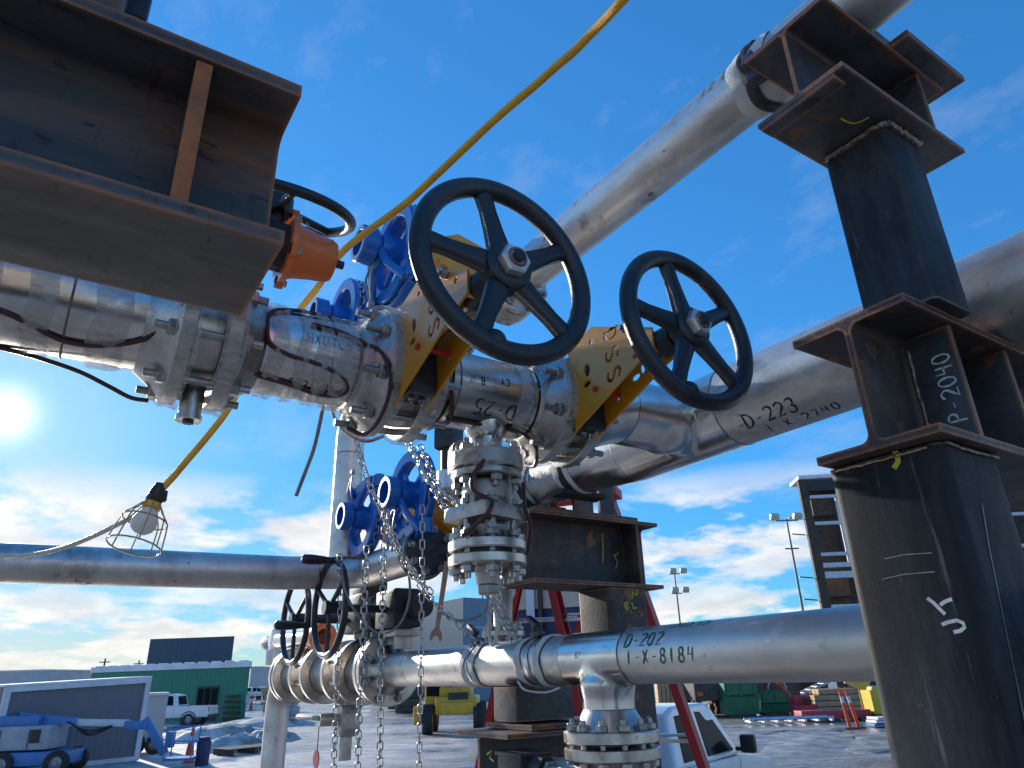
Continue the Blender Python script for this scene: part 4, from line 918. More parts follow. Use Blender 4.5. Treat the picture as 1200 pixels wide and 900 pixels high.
plane_strokes(bb, [[(552, 882), (555, 888), (553, 894)], [(558, 880), (556, 889)], [(571, 884), (576, 880), (574, 888), (579, 892)]], 'x', 1.47, 'chalk_y', .006, (-.0015, 0, 0))

# ------------------------------------------------------------------ chains, wires, cord and lamp
def mk_chain(lab, pts, pitch=.034, w=.0125, r=.0036):
    mb = MB(); chain(mb, smooth_path(pts, 8) if len(pts) > 2 else pts, pitch, w, r); o = obj('hanging_chain', mb, M['chain'], sharp=60); return tag(o, lab, 'chain', 'hanging chains')
def px_path(lst): return [at_d(*q) for q in lst]
dd = 3.30
mk_chain('galvanised chain hanging straight from the lower right blue wheel, right of its pair', px_path([(451, 600, 3.28), (450, 640, 3.26), (448, 720, 3.22), (446, 800, 3.17), (445, 895, 3.12), (443, 960, 3.08)]))
mk_chain('galvanised chain hanging straight just left of another chain, second from left below the blue wheels', px_path([(430, 640, 3.26), (428, 680, 3.24), (425, 760, 3.2), (421, 840, 3.15), (419, 900, 3.12), (416, 960, 3.08)]))
mk_chain('leftmost long chain hanging past the spoked handwheels', px_path([(398, 650, 3.60), (399, 700, 3.58), (396, 780, 3.52), (393, 850, 3.48), (391, 900, 3.45), (390, 960, 3.4)]))
mk_chain('thin single chain hanging rightmost beside the wrench', px_path([(495, 592, 3.1), (495, 650, 3.07), (494, 720, 3.03), (493, 800, 2.97), (491, 895, 2.92), (490, 960, 2.88)]), .038, .010, .003)
mk_chain('long chain running diagonally from the film-wrapped pipe down to the clamp on the lower pipe', px_path([(414, 500, 2.5), (421, 530, 2.55), (430, 560, 2.6), (441, 585, 2.62), (452, 612, 2.65), (463, 640, 2.68), (484, 675, 2.70), (510, 707, 2.72), (538, 733, 2.74), (566, 757, 2.78)]), .028, .0105, .003)
mk_chain('second diagonal chain lying close along the long one below the blue wheels', px_path([(458, 618, 2.62), (470, 648, 2.64), (490, 676, 2.66), (508, 698, 2.68)]), .026, .010, .003)
mk_chain('chain slung from the top of the lower right blue wheel to the bolted gate valve', px_path([(478, 518, 2.95), (487, 533, 2.85), (497, 552, 2.75), (508, 572, 2.65), (520, 592, 2.55), (532, 610, 2.45)]), .030, .011, .0033)
mk_chain('shorter slack chain beside the sling over the lower right blue wheel', px_path([(492, 522, 2.95), (503, 545, 2.85), (513, 568, 2.75), (522, 580, 2.68), (534, 588, 2.6), (541, 600, 2.5)]), .030, .011, .0033)
for i, (dx, l) in enumerate(((0, 'bunched chain strand dropping from behind the gate valve to the lower pipe, outer strand'), (7, 'bunched chain strand dropping from behind the gate valve to the lower pipe, middle strand'), (-5, 'shorter bunched chain strand looped behind the gate valve'))):
    p = [(556+dx, 652, 2.95), (566+dx, 672, 2.95), (574+dx*1.2, 692, 2.93), (582+dx, 712, 2.9), (593+dx, 735, 2.86), (604+dx, 757, 2.82)]
    mk_chain(l, px_path(p if i < 2 else p[:4]+[(571, 722, 2.92)]), .028, .0105, .003)
def mk_wire(name, lab, cat, lst, r, m='wire', px=True, grp=None):
    mb = MB(); mb.tube(smooth_path(px_path(lst) if px else lst, 8), r, 8); return tag(obj(name, mb, M[m]), lab, cat, grp)
mk_wire('hanging_wire', 'loose grey wire dangling from under the film-wrapped pipe', 'wire', [(379, 472, 1.95), (376, 490, 1.98), (368, 525, 2.0), (357, 555, 2.0), (347, 581, 2.0)], .0055)
mk_wire('hanging_wire', 'grey wire loop hooked under the pipe flange above the blue wheels', 'wire', [(387, 474, 2.0), (394, 493, 2.0), (410, 510, 2.0), (430, 517, 2.0), (450, 511, 2.0)], .005)
mk_wire('hanging_wire', 'thin dark wire arcing between the chains beside the black gearbox', 'wire', [(400, 660, 3.3), (404, 690, 3.3), (420, 722, 3.3), (445, 742, 3.3), (468, 732, 3.3), (480, 700, 3.3), (478, 660, 3.3)], .006)
mk_wire('hanging_wire', 'dark wire sagging from the wrench to the bunched chain', 'wire', [(512, 715, 2.8), (535, 727, 2.8), (555, 724, 2.8), (568, 715, 2.8), (573, 690, 2.82)], .006)
mk_wire('rope_tail', 'pale folded rope ends beside the blue cabinet above the lower pipe', 'rope', [(578, 700, 3.0), (574, 722, 2.98), (573, 742, 2.94), (578, 756, 2.9), (584, 735, 2.92), (588, 712, 2.95)], .008, 'cordpale')

# yellow extension cord with its caged lamp
cordp = [(790, -60, 1.25), (728, 2, 1.35), (690, 42, 1.45), (650, 80, 1.52), (600, 123, 1.6), (550, 168, 1.68), (500, 217, 1.75), (460, 250, 1.8), (420, 279, 1.86), (395, 302, 1.9), (372, 337, 1.93), (345, 371, 1.97), (315, 410, 2.0), (282, 453, 1.98), (262, 487, 1.95), (230, 527, 1.92), (205, 556, 1.90), (190, 573, 1.88)]
mb = MB(); mb.tube(smooth_path([q_+V((random.uniform(-1, 1), random.uniform(-1, 1), random.uniform(-1, 1)))*.0012 for q_ in smooth_path(px_path(cordp), 2)], 5), .0094, 10); co = tag(obj('extension_cord', mb, M['cord']), 'yellow extension cord crossing the sky diagonally to the caged lamp', 'cord')
cp2 = [(176, 588, 1.87), (160, 603, 1.88), (137, 615, 1.9), (110, 628, 1.93), (80, 640, 1.97), (50, 648, 2.0), (20, 651, 2.05), (-10, 649, 2.1), (-60, 640, 2.2)]
mb = MB(); mb.tube(smooth_path(px_path(cp2), 8), .0068, 10); tag(obj('extension_cord', mb, M['cordpale']), 'pale cord running on from the caged lamp to the left edge', 'cord')
la, lb_ = at_d(187, 571, 1.88), at_d(157, 640, 1.78)
lax = (lb_-la).normalized(); LL = (lb_-la).length
t = thing('caged_lamp', 'unlit work lamp bulb in a wire cage hanging at left from the cord', 'work lamp', lb_)
mb = MB(); mb.lathe(la-lax*.012, lax, [(0, .006), (.004, .014), (.03, .020), (.05, .022), (.06, .018), (.062, .01)], 20); mb.box(la+lax*.025+V((.012, 0, 0)), (.03, .022, .03), None, .004); obj('socket', mb, M['trim'], t)
mb = MB(); mb.lathe(la+lax*.045, lax, [(0, .014), (.018, .016), (.034, .024), (.050, .031), (.064, .032), (.078, .027), (.088, .015), (.092, .001)], 24); obj('bulb', mb, M['bulb'], t)
mb = MB(); mb.lathe(la+lax*.048, lax, [(0, .017), (0, .023), (.016, .024), (.016, .018)], 20, closed=True); obj('collar', mb, M['cord'], t)
mb = MB(); _, e1, e2 = frame(lax)
R1, R2 = .056, .066
mb.torus(la+lax*(LL*.58), lax, R1, .0022, 32, 6); mb.torus(la+lax*LL, lax, R2, .0024, 32, 6)
for k in range(8):
    a = 2*pi*k/8; d = e1*cos(a)+e2*sin(a); mb.tube(smooth_path([la+lax*.05+d*.022, la+lax*.075+d*.04, la+lax*(LL*.58)+d*R1, la+lax*LL+d*R2], 5), .0019, 6)
obj('wire_cage', mb, M['cage'], t)

# open-ended wrench hanging by the blind flange
wa, wb = at_d(524, 658, 2.95), at_d(510, 752, 2.85)
wx = (wb-wa).normalized(); view = (wa-CAM).normalized(); ws = wx.cross(view).normalized(); wn = ws.cross(wx)
def wpt(u, v): return wa+wx*u+ws*v
LW = (wb-wa).length
prof = [(0, -.012), (LW-.055, -.009), (LW-.035, -.022), (LW-.012, -.026), (LW, -.016), (LW-.022, -.007), (LW-.022, .008), (LW, .018), (LW-.012, .026), (LW-.035, .022), (LW-.055, .009), (0, .012)]
mb = MB(); mb.prism([wpt(*p)-wn*.005 for p in prof], wn*.010); tag(obj('wrench', mb, M['wrench']), 'open-ended steel wrench hanging below the bent pipe flange', 'wrench')

# small drain line behind the gate valve, off the header
vx, vy = at_x(588, 660, HX).x, at_x(588, 660, HX).y
t = thing('drain_valve', 'small steel drain valve behind the bunched chains, under the thick pipe', 'valve', (vx, vy, 0))
mb = MB(); mb.lathe((vx, vy, 3.0), -Z, [(0, .04), (.15, .04), (.22, .045), (.24, .06), (.33, .065), (.36, .05), (.44, .045), (.44, .02)], 24); obj('valve_body', mb, M['cast'], t)
for zt in (2.93, 2.80, 2.50, 2.44):
    mb = MB(); flange(mb, (vx, vy, zt), -Z, .10, .028, .02); obj('flange', mb, M['flange'], t)
mb = MB(); mb.cyl((vx, vy, 2.56), (vx, vy, 2.50), .045, n=20); mb.cyl((vx, vy, 2.41), (vx, vy, 2.36), .04, .03, 20); obj('neck', mb, M['cast'], t)
bolts(t, (vx, vy, 2.456), Z, .08, 6, .09, .011, .2)
mb = MB(); q = at_d(526, 515, 3.1); mb.box(q, (.10, .10, .10), Matrix.Rotation(.5, 3, 'Z'), .015); mb.box(q+V((.0, 0, .06)), (.13, .08, .03), Matrix.Rotation(.5, 3, 'Z'), .006); mb.cyl(q-V((0, 0, .05)), q-V((0, 0, .16)), .035, n=16)
act = thing('actuator', 'small dark actuator box half hidden between the lower right blue wheel and the gate valve', 'actuator', q-V((0, 0, .25))); obj('housing', mb, M['blackbox'], act)
mb = MB(); mb.cyl(q-V((0, 0, .16)), V((HX-.3, 3.0, q.z-.16)), .03, n=14); mb.cyl(q-V((0, 0, .15)), q-V((0, 0, .23)), .05, n=16); obj('bracket', mb, M['aluminium'], act)
mb = MB(); q2 = q+V((-.02, -.03, .075)); mb.cyl(q2, q2+V((0, 0, .02)), .02, n=14); obj('red_cap', mb, M['red'], act)

# ------------------------------------------------------------------ lower valve row
t = thing('elbow_pipe', 'steel elbow pipe turning down at the far left end of the lower flanged row', 'pipe', (LX, 5.75, 0))
pts = [V((LX, 5.58, LZ))] + elbow((LX, 5.90, LZ), Y, -Z, .24, 12) + [V((LX, 5.90, 1.9)), V((LX, 5.90, .2))]
mb = MB(); mb.tube(pts, .088, 40); obj('pipe', mb, M['pipe'], t)
mb = MB(); flange(mb, (LX, 5.50, LZ), Y, .19, .045, .08, .05, .088); obj('flange', mb, M['flange'], t)
FR = .185
def row_valve(lab, y0, y1, group='valves of the lower flanged row'):
    t = thing('butterfly_valve', lab, 'valve', (LX, (y0+y1)/2, 0), group)
    mb = MB(); mb.lathe((LX, y0+.05, LZ), Y, [(0, .09), (0, .13), (.04, .12), (y1-y0-.14, .12), (y1-y0-.10, .13), (y1-y0-.10, .09)], 40, closed=True); obj('valve_body', mb, M['cast'], t)
    for y, a in ((y0, Y), (y1, -Y)):
        mb = MB(); flange(mb, (LX, y, LZ), a, FR, .042, .08); obj('flange', mb, M['flange'], t)
    return t
mb = MB(); flange(mb, (LX, 3.86, LZ), -Y, FR, .042, .07, .06, LR); obj('flange', mb, M['flange'], LP)
bolts(LP, (LX, 3.86, LZ), Y, .152, 8, .10, .0135, pi/8)
v1 = row_valve('flanged valve nearest the chains in the lower row, under the black gearbox', 3.87, 4.22)
v2 = row_valve('middle flanged valve of the lower row, under the right spoked handwheel', 4.40, 4.85)
v3 = row_valve('flanged valve beside the elbow in the lower row, under the left spoked handwheel', 5.05, 5.49)
for v, y in ((v1, 4.31), (v2, 4.95)): bolts(v, (LX, y, LZ), Y, .152, 8, .20, .0135, pi/8, 'bolt', (), .02)
mb = MB(); mb.lathe((LX, 4.225, LZ), Y, [(0, .09), (0, .118), (.17, .118), (.17, .09)], 32, closed=True); obj('spacer_ring', mb, M['cast'], v1)
mb = MB(); mb.lathe((LX, 4.855, LZ), Y, [(0, .09), (0, .118), (.19, .118), (.19, .09)], 32, closed=True); obj('spacer_ring', mb, M['cast'], v2)
# gearboxes and spoked handwheels
q = at_x(444, 720, LX-.02)
mb = MB(); mb.bx((LX-.06, q.y-.05, LZ+.11), (LX+.06, q.y+.06, q.z-.11), .01); mb.bx((LX-.09, q.y-.08, q.z-.13), (LX+.09, q.y+.09, q.z-.10), .004); obj('valve_neck', mb, M['cast'], v1)
mb = MB(); mb.box((q.x, q.y+.06, q.z), (.18, .30, .19), None, .03); mb.cyl((q.x, q.y-.085, q.z+.015), (q.x, q.y-.17, q.z+.015), .09, .08, 24); mb.box((q.x, q.y+.06, q.z-.105), (.16, .22, .05), None, .01); gbx = obj('gearbox', mb, M['blackbox'], v1)
mb = MB(); mb.box((q.x-.04, q.y+.24, q.z), (.12, .14, .13), None, .02); mb.cyl((q.x-.05, q.y+.30, q.z), (q.x-.42, q.y+.32, q.z), .02, n=12); obj('input_gear', mb, M['blackbox'], gbx)
def spoked(v, pxc, y, R, lab=None, knob=None, gap=.06):
    c = at_x(pxc[0], pxc[1], LX-.42); mb = MB(); mb.torus(c, X, R, .017, 56, 10); mb.cyl(c-X*.03, c+X*.06, .035, n=18)
    for k in range(3): a = 2*pi*k/3+.5; mb.tube([c, c+V((0, cos(a)*R, sin(a)*R))], .012, 8)
    w = obj('handwheel', mb, M['black'], v)
    if knob:
        kp = c+V((0, cos(knob)*R, sin(knob)*R)); mb = MB(); mb.lathe(kp+X*.02, -X, [(0, .014), (.03, .018), (.05, .015), (.09, .022), (.15, .026), (.19, .024), (.20, .012)], 16); obj('crank_handle', mb, M['black'], w)
    return c
c2 = spoked(v2, (386, 712), 4.6, .235, knob=1.75); c1 = spoked(v3, (346, 726), 5.2, .235, knob=3.35)
mb = MB(); mb.cyl(c2, (LX-.08, c2.y, c2.z), .02, n=12); mb.box((LX-.03, c2.y, c2.z), (.17, .26, .20), None, .02); mb.cyl((LX-.0, c2.y-.15, c2.z), (LX, c2.y-.24, c2.z), .06, n=18); obj('gearbox', mb, M['blackbox'], v2)
mb = MB(); mb.cyl((LX, c2.y, LZ+.10), (LX, c2.y, c2.z-.10), .05, n=18); mb.bx((LX-.08, c2.y-.08, c2.z-.14), (LX+.08, c2.y+.08, c2.z-.105), .004); obj('valve_neck', mb, M['cast'], v2)
mb = MB(); mb.cyl(c1, (LX-.10, c1.y, c1.z), .02, n=12); mb.box((LX-.02, c1.y-.1, c1.z+.03), (.20, .30, .22), None, .02); mb.box((LX-.02, c1.y-.12, c1.z+.17), (.15, .20, .08), None, .015); gb3 = obj('actuator', mb, M['blackbox'], v3)
mb = MB(); mb.sphere((LX-.02, c1.y-.12, c1.z+.235), .045, 16, 10, (1, 1, .9)); obj('red_indicator', mb, M['hotpink'], gb3)
mb = MB(); mb.cyl((LX, c1.y-.05, LZ+.10), (LX, c1.y-.05, c1.z-.08), .055, n=18); obj('valve_neck', mb, M['darkbolt'], v3)
q = at_x(374, 747, LX-.05)
mb = MB(); mb.lathe((q.x, q.y-.10, q.z), Y, [(0, .05), (0, .09), (.02, .095), (.16, .085), (.20, .075), (.20, .04)], 24, closed=True); obj('orange_coupling', mb, M['orange'], v3)
mb = MB(); mb.cyl((q.x, q.y+.08, q.z), (q.x-.05, q.y+.75, q.z+.02), .055, n=20); obj('cylinder', mb, M['shiny'], v3)
q3 = at_x(322, 752, LX-.08)
mb = MB(); mb.box((q3.x, q3.y, q3.z+.01), (.07, .12, .17), None, .012); mb.cyl((q3.x, q3.y, q3.z-.06), (q3.x, q3.y, q3.z-.17), .06, .055, 20); mb.cyl((q3.x, q3.y+.05, q3.z), (q3.x, q3.y+.20, q3.z), .028, n=14); mb.hexa((q3.x, q3.y+.17, q3.z), (q3.x, q3.y+.25, q3.z), .055); mb.cyl((q3.x, q3.y, q3.z-.17), (q3.x, q3.y, q3.z-.21), .008, n=8); obj('air_filter', mb, M['aluminium'], v3)
# little drain valve below the row
q = at_x(409, 800, LX)
t = thing('drain_valve', 'tiny drain valve with a lever hanging under the lower flanged row', 'valve', (q.x, q.y, 1.9))
mb = MB(); mb.cyl((q.x, q.y, LZ-.11), (q.x, q.y, q.z-.12), .035, n=16); mb.hexa((q.x, q.y, q.z-.09), (q.x, q.y, q.z-.13), .05); obj('drain_pipe', mb, M['cast'], t)
mb = MB(); mb.cyl((q.x, q.y, q.z-.296), (q.x, q.y, q.z-.42), .036, n=16); obj('outlet', mb, M['cast'], t)
mb = MB(); mb.box((q.x, q.y, q.z-.21), (.12, .13, .17), None, .02); mb.cyl((q.x-.05, q.y, q.z-.2), (q.x-.16, q.y+.02, q.z-.2), .035, n=16)
for a in (-.05, .05):
    for b in (-.27, -.15): mb.hexa((q.x-.02, q.y+a*1.6, q.z+b), (q.x+.02, q.y+a*1.6, q.z+b), .018)
obj('valve_body', mb, M['cast'], t)
mb = MB(); mb.tube([(q.x-.15, q.y+.02, q.z-.19), (q.x-.17, q.y+.10, q.z-.185), (q.x-.17, q.y+.40, q.z-.19)], .018, 8); obj('lever', mb, M['wire'], t)
mb = MB(); mb.lathe((q.x-.1, q.y+.2, q.z-.42), -X, [(0, .001), (0, .05), (.006, .05), (.006, .001)], 20); mb.cyl((q.x-.1, q.y+.2, q.z-.38), (q.x-.1, q.y+.2, q.z-.2), .003, n=6); obj('red_tag', mb, M['hotpink'], t)
# ------------------------------------------------------------------ red stepladder
A1, A2 = at_d(627, 594, 4.45), at_d(716, 600, 4.25); A2.z = A1.z
t = thing('step_ladder', 'red fibreglass stepladder standing open behind the centre tower', 'ladder', ((A1.x+A2.x)/2, (A1.y+A2.y)/2, 0))
def to_floor(a, b): d = b-a; return a+d*(a.z/(a.z-b.z))
F1, F2 = to_floor(A1, at_d(683, 836, 4.05)), to_floor(A2, at_d(825, 900, 3.75))
R1, R2 = to_floor(A1, at_d(577, 830, 4.75)), to_floor(A2, at_d(664, 800, 4.6))
def rail(mb, a, b, side, w=.115, th=.045):
    d = (b-a).normalized(); s = (side-d*side.dot(d)).normalized(); n = d.cross(s)
    sec = [(-w/2, -th/2), (w/2, -th/2), (w/2, th/2), (w/2-.012, th/2), (w/2-.012, -th/2+.006), (-w/2+.012, -th/2+.006), (-w/2+.012, th/2), (-w/2, th/2)]
    mb.rings([[p+n*q[0]+s*q[1] for q in sec] for p in (a, b)])
for a, b, sgn in ((A1, F1, 1), (A2, F2, -1), (A1, R1, 1), (A2, R2, -1)):
    mb = MB(); rail(mb, a, b, (A2-A1)*sgn); obj('rail', mb, M['redfg'], t)
for k in range(1, 10):
    f_ = k/10; a, b = A1.lerp(F1, f_), A2.lerp(F2, f_); d = (b-a); mb = MB()
    fw = (F1-R1); fw.z = 0; fw.normalize(); c = (a+b)/2; Rm = Matrix((d.normalized(), fw, d.normalized().cross(fw))).transposed()
    mb.box(c, (d.length-.03, .085, .026), Rm, .003); mb.box(c-V((0, 0, .03)), (d.length-.03, .012, .035), Rm); obj('step', mb, M['aluminium'], t)
for k in (2, 4, 6, 8):
    f_ = k/10; mb = MB(); mb.tube([A1.lerp(R1, f_), A2.lerp(R2, f_)], .014, 8); obj('brace', mb, M['aluminium'], t)
mb = MB(); c = (A1+A2)/2; mb.box(c+V((0, 0, .03)), ((A2-A1).length+.12, .17, .06), Matrix.Rotation(atan2((A2-A1).y, (A2-A1).x), 3, 'Z'), .01); obj('top_cap', mb, M['red'], t)

# ------------------------------------------------------------------ far things
def yard_box(mb, px0, d0, px1, d1, z0, z1, depth, z1b=None, bev=0., along=False):
    """box whose front foot runs between two ground points, going back by depth; top may slope from z1 to z1b"""
    a, b = at_far(px0, d0), at_far(px1, d1); e = (b-a).normalized(); n = V((-e.y, e.x, 0))
    if n.dot(FWD) < 0: n = -n
    n = n*depth; zb = z1 if z1b is None else z1b
    if along:                                         # end wall square to the eye line, as surveyed
        q_ = V((b.x, b.y, 0)).normalized(); n = q_*(depth/max(.3, q_.dot(n/depth)))
    lo = [V((p.x, p.y, z0)) for p in (a, b, b+n, a+n)]; hi = [V((p.x, p.y, q)) for p, q in ((a, z1), (b, zb), (b+n, zb), (a+n, z1))]
    mb.rings([lo, hi]); return a, b, e, n/depth
def shed(name, lab, cat, px0, d0, px1, d1, h, depth, m, hb=None, roof='snowroof', rt=.18, over=.15, along=False):
    a = at_far(px0, d0); t = thing(name, lab, cat, a)
    mb = MB(); a, b, e, n = yard_box(mb, px0, d0, px1, d1, 0, h, depth, hb, 0., along); obj('wall', mb, M[m], t)
    hb = h if hb is None else hb; L = (b-a).length
    if roof:
        mb = MB(); lo = [a-e*over-n*over, b+e*over-n*over, b+e*over+n*(depth+over), a-e*over+n*(depth+over)]; hs = [h, hb, hb, h]
        mb.rings([[V((p.x, p.y, q+.004)) for p, q in zip(lo, hs)], [V((p.x, p.y, q+rt)) for p, q in zip(lo, hs)]]); obj('roof', mb, M[roof], t)
    return t, a, b, e, n
def panel(parent, a, e, n, s0, s1, z0, z1, m, name, proud=.03, th=.05):
    """flat panel let onto a wall front: s along the wall from a"""
    mb = MB(); c = a+e*((s0+s1)/2)-n*(proud); Rm = Matrix((e, n, Z)).transposed()
    mb.box(V((c.x, c.y, (z0+z1)/2)), (s1-s0, th, z1-z0), Rm); return obj(name, mb, M[m], parent)

# grey ribbed container with white frame
t, a, b, e, n = shed('storage_container', 'grey ribbed container with pale frame behind the blue boom lift', 'container', 5, 22.9, 174, 26.6, 2.42, 2.4, 'grey_wall', 2.60, 'snowroof', .07, .05)
L = (b-a).length
for s0, s1, z0, z1 in ((-.02, .16, 0.02, 2.40), (L-.16, L+.02, 0.02, 2.58), (.16, L-.16, .02, .16)): panel(t, a, e, n, s0, s1, z0, z1, 'frame_w', 'frame', .05, .09)
mb = MB(); p, q = a-n*.05, b-n*.05; mb.rings([[V((p.x, p.y, 2.27)), V((p.x, p.y, 2.42)), V((p.x, p.y, 2.42))-n*.06, V((p.x, p.y, 2.27))-n*.06], [V((q.x, q.y, 2.45)), V((q.x, q.y, 2.60)), V((q.x, q.y, 2.60))-n*.06, V((q.x, q.y, 2.45))-n*.06]]); obj('frame', mb, M['frame_w'], t)
# green building
t, a, b, e, n = shed('green_building', 'low bright green sheet-metal building with a snowy roof', 'building', 104, 58, 291, 53.5, 3.45, 5, 'green_wall', None, 'snowroof', .38, .12, True)
L = (b-a).length
ps = L*.70
panel(t, a, e, n, ps, ps+1.9, 0, 2.25, 'trim', 'door_frame', .03, .06)
for k in range(3): panel(t, a, e, n, ps+.12+k*.6, ps+.6+k*.6, .15 if k == 1 else .9, 2.1, 'glass', 'window', .065, .03)
panel(t, a, e, n, ps+4.3, ps+4.65, 1.1, 1.6, 'palewall', 'wall_box', .06, .1)
for k in range(5): panel(t, a, e, n, L-1.9, L-.7, .1+k*.35, .22+k*.35, 'timberdark', 'steps', .3, .4)
for k in range(12):
    s_ = L*(k+.5)/12; mb = MB(); c = a+e*s_+n*2.; mb.box(V((c.x, c.y, 3.87)), (L/12*.7, 3.4, .12), Matrix((e, n, Z)).transposed(), .03); obj('roof_snow', mb, M['snowroof'], t)
shed('slate_building', 'tall windowless slate-blue building behind the green one', 'building', 167, 88, 268, 92, 7.6, 25, 'teal_wall', 7.9, None)
shed('pale_building', 'long pale low building on the horizon at far left', 'building', -60, 150, 50, 150, 5.9, 20, 'palewall', None, 'snowroof', .3, .2)
shed('pale_building', 'small pale building on the horizon right of the green one', 'building', 292, 170, 304, 170, 6.0, 10, 'palewall', None, None)
# big blue-grey hall: near corner at px 543
ca = at_far(543, 80); t = thing('blue_hall', 'big blue-grey hall behind the lower pipe and the chains', 'building', ca)
a, b2 = at_far(436, 99), at_far(600, 84); out = (ca-a).normalized(); o2 = (b2-ca).normalized(); far = a+(b2-ca)
mb = MB(); mb.rings([[V((p.x, p.y, z_)) for p in (a, ca, b2, far)] for z_ in (0, 10.5)]); obj('wall', mb, M['bluegrey_wall'], t)
nn = V((o2.y, -o2.x, 0)); nn = nn if nn.dot(FWD) < 0 else -nn
mb = MB(); c = ca.lerp(b2, .5)+nn*.06; mb.box(V((c.x, c.y, 5.25)), ((b2-ca).length-.1, .08, 10.4), Matrix((o2, -nn, Z)).transposed()); obj('end_wall', mb, M['bluegrey_lite'], t)
for z_ in (4.2, 7.4): mb = MB(); c = ca.lerp(b2, .5)+nn*.13; mb.box(V((c.x, c.y, z_)), ((b2-ca).length-.1, .05, .14), Matrix((o2, -nn, Z)).transposed()); obj('wall_seam', mb, M['palewall'], t)
mb = MB(); c = ca.lerp(b2, .45)+nn*.14; mb.box(V((c.x, c.y, 3.0)), (2.0, .06, 1.3), Matrix((o2, -nn, Z)).transposed()); obj('window', mb, M['glass'], t)
c = ca.lerp(b2, .4); mb = MB(); mb.cyl((c.x, c.y, 10.5), (c.x, c.y, 11.3), .08, n=8); mb.box((c.x, c.y, 11.2), (.3, .3, .3)); obj('roof_vent', mb, M['polegrey'], t)

# ---- wheels helper
def wheel(parent, c, ax, R, w, m='rubber', hub='hubgrey'):
    ax = V(ax).normalized(); c = V(c); mb = MB(); mb.lathe(c-ax*w/2, ax, [(0, R*.55), (0, R*.92), (w*.12, R), (w*.88, R), (w, R*.92), (w, R*.55)], 28, closed=True)
    if R > .45:
        _, e1, e2 = frame(ax)
        for k in range(16):
            a_ = 2*pi*k/16; d = e1*cos(a_)+e2*sin(a_); mb.box(c+d*(R+.01), (w*.9, .10, .05), Matrix((ax, d.cross(ax), d)).transposed())
    wt = obj('wheel', mb, M[m], parent)
    mb = MB(); mb.lathe(c-ax*w*.42, ax, [(0, .02), (0, R*.2), (w*.1, R*.22), (w*.2, R*.5), (w*.0+.0, R*.545), (w*.84, R*.545), (w*.64, R*.5), (w*.74, R*.22), (w*.84, R*.2), (w*.84, .02)], 24); obj('rim', mb, M[hub], wt); return wt

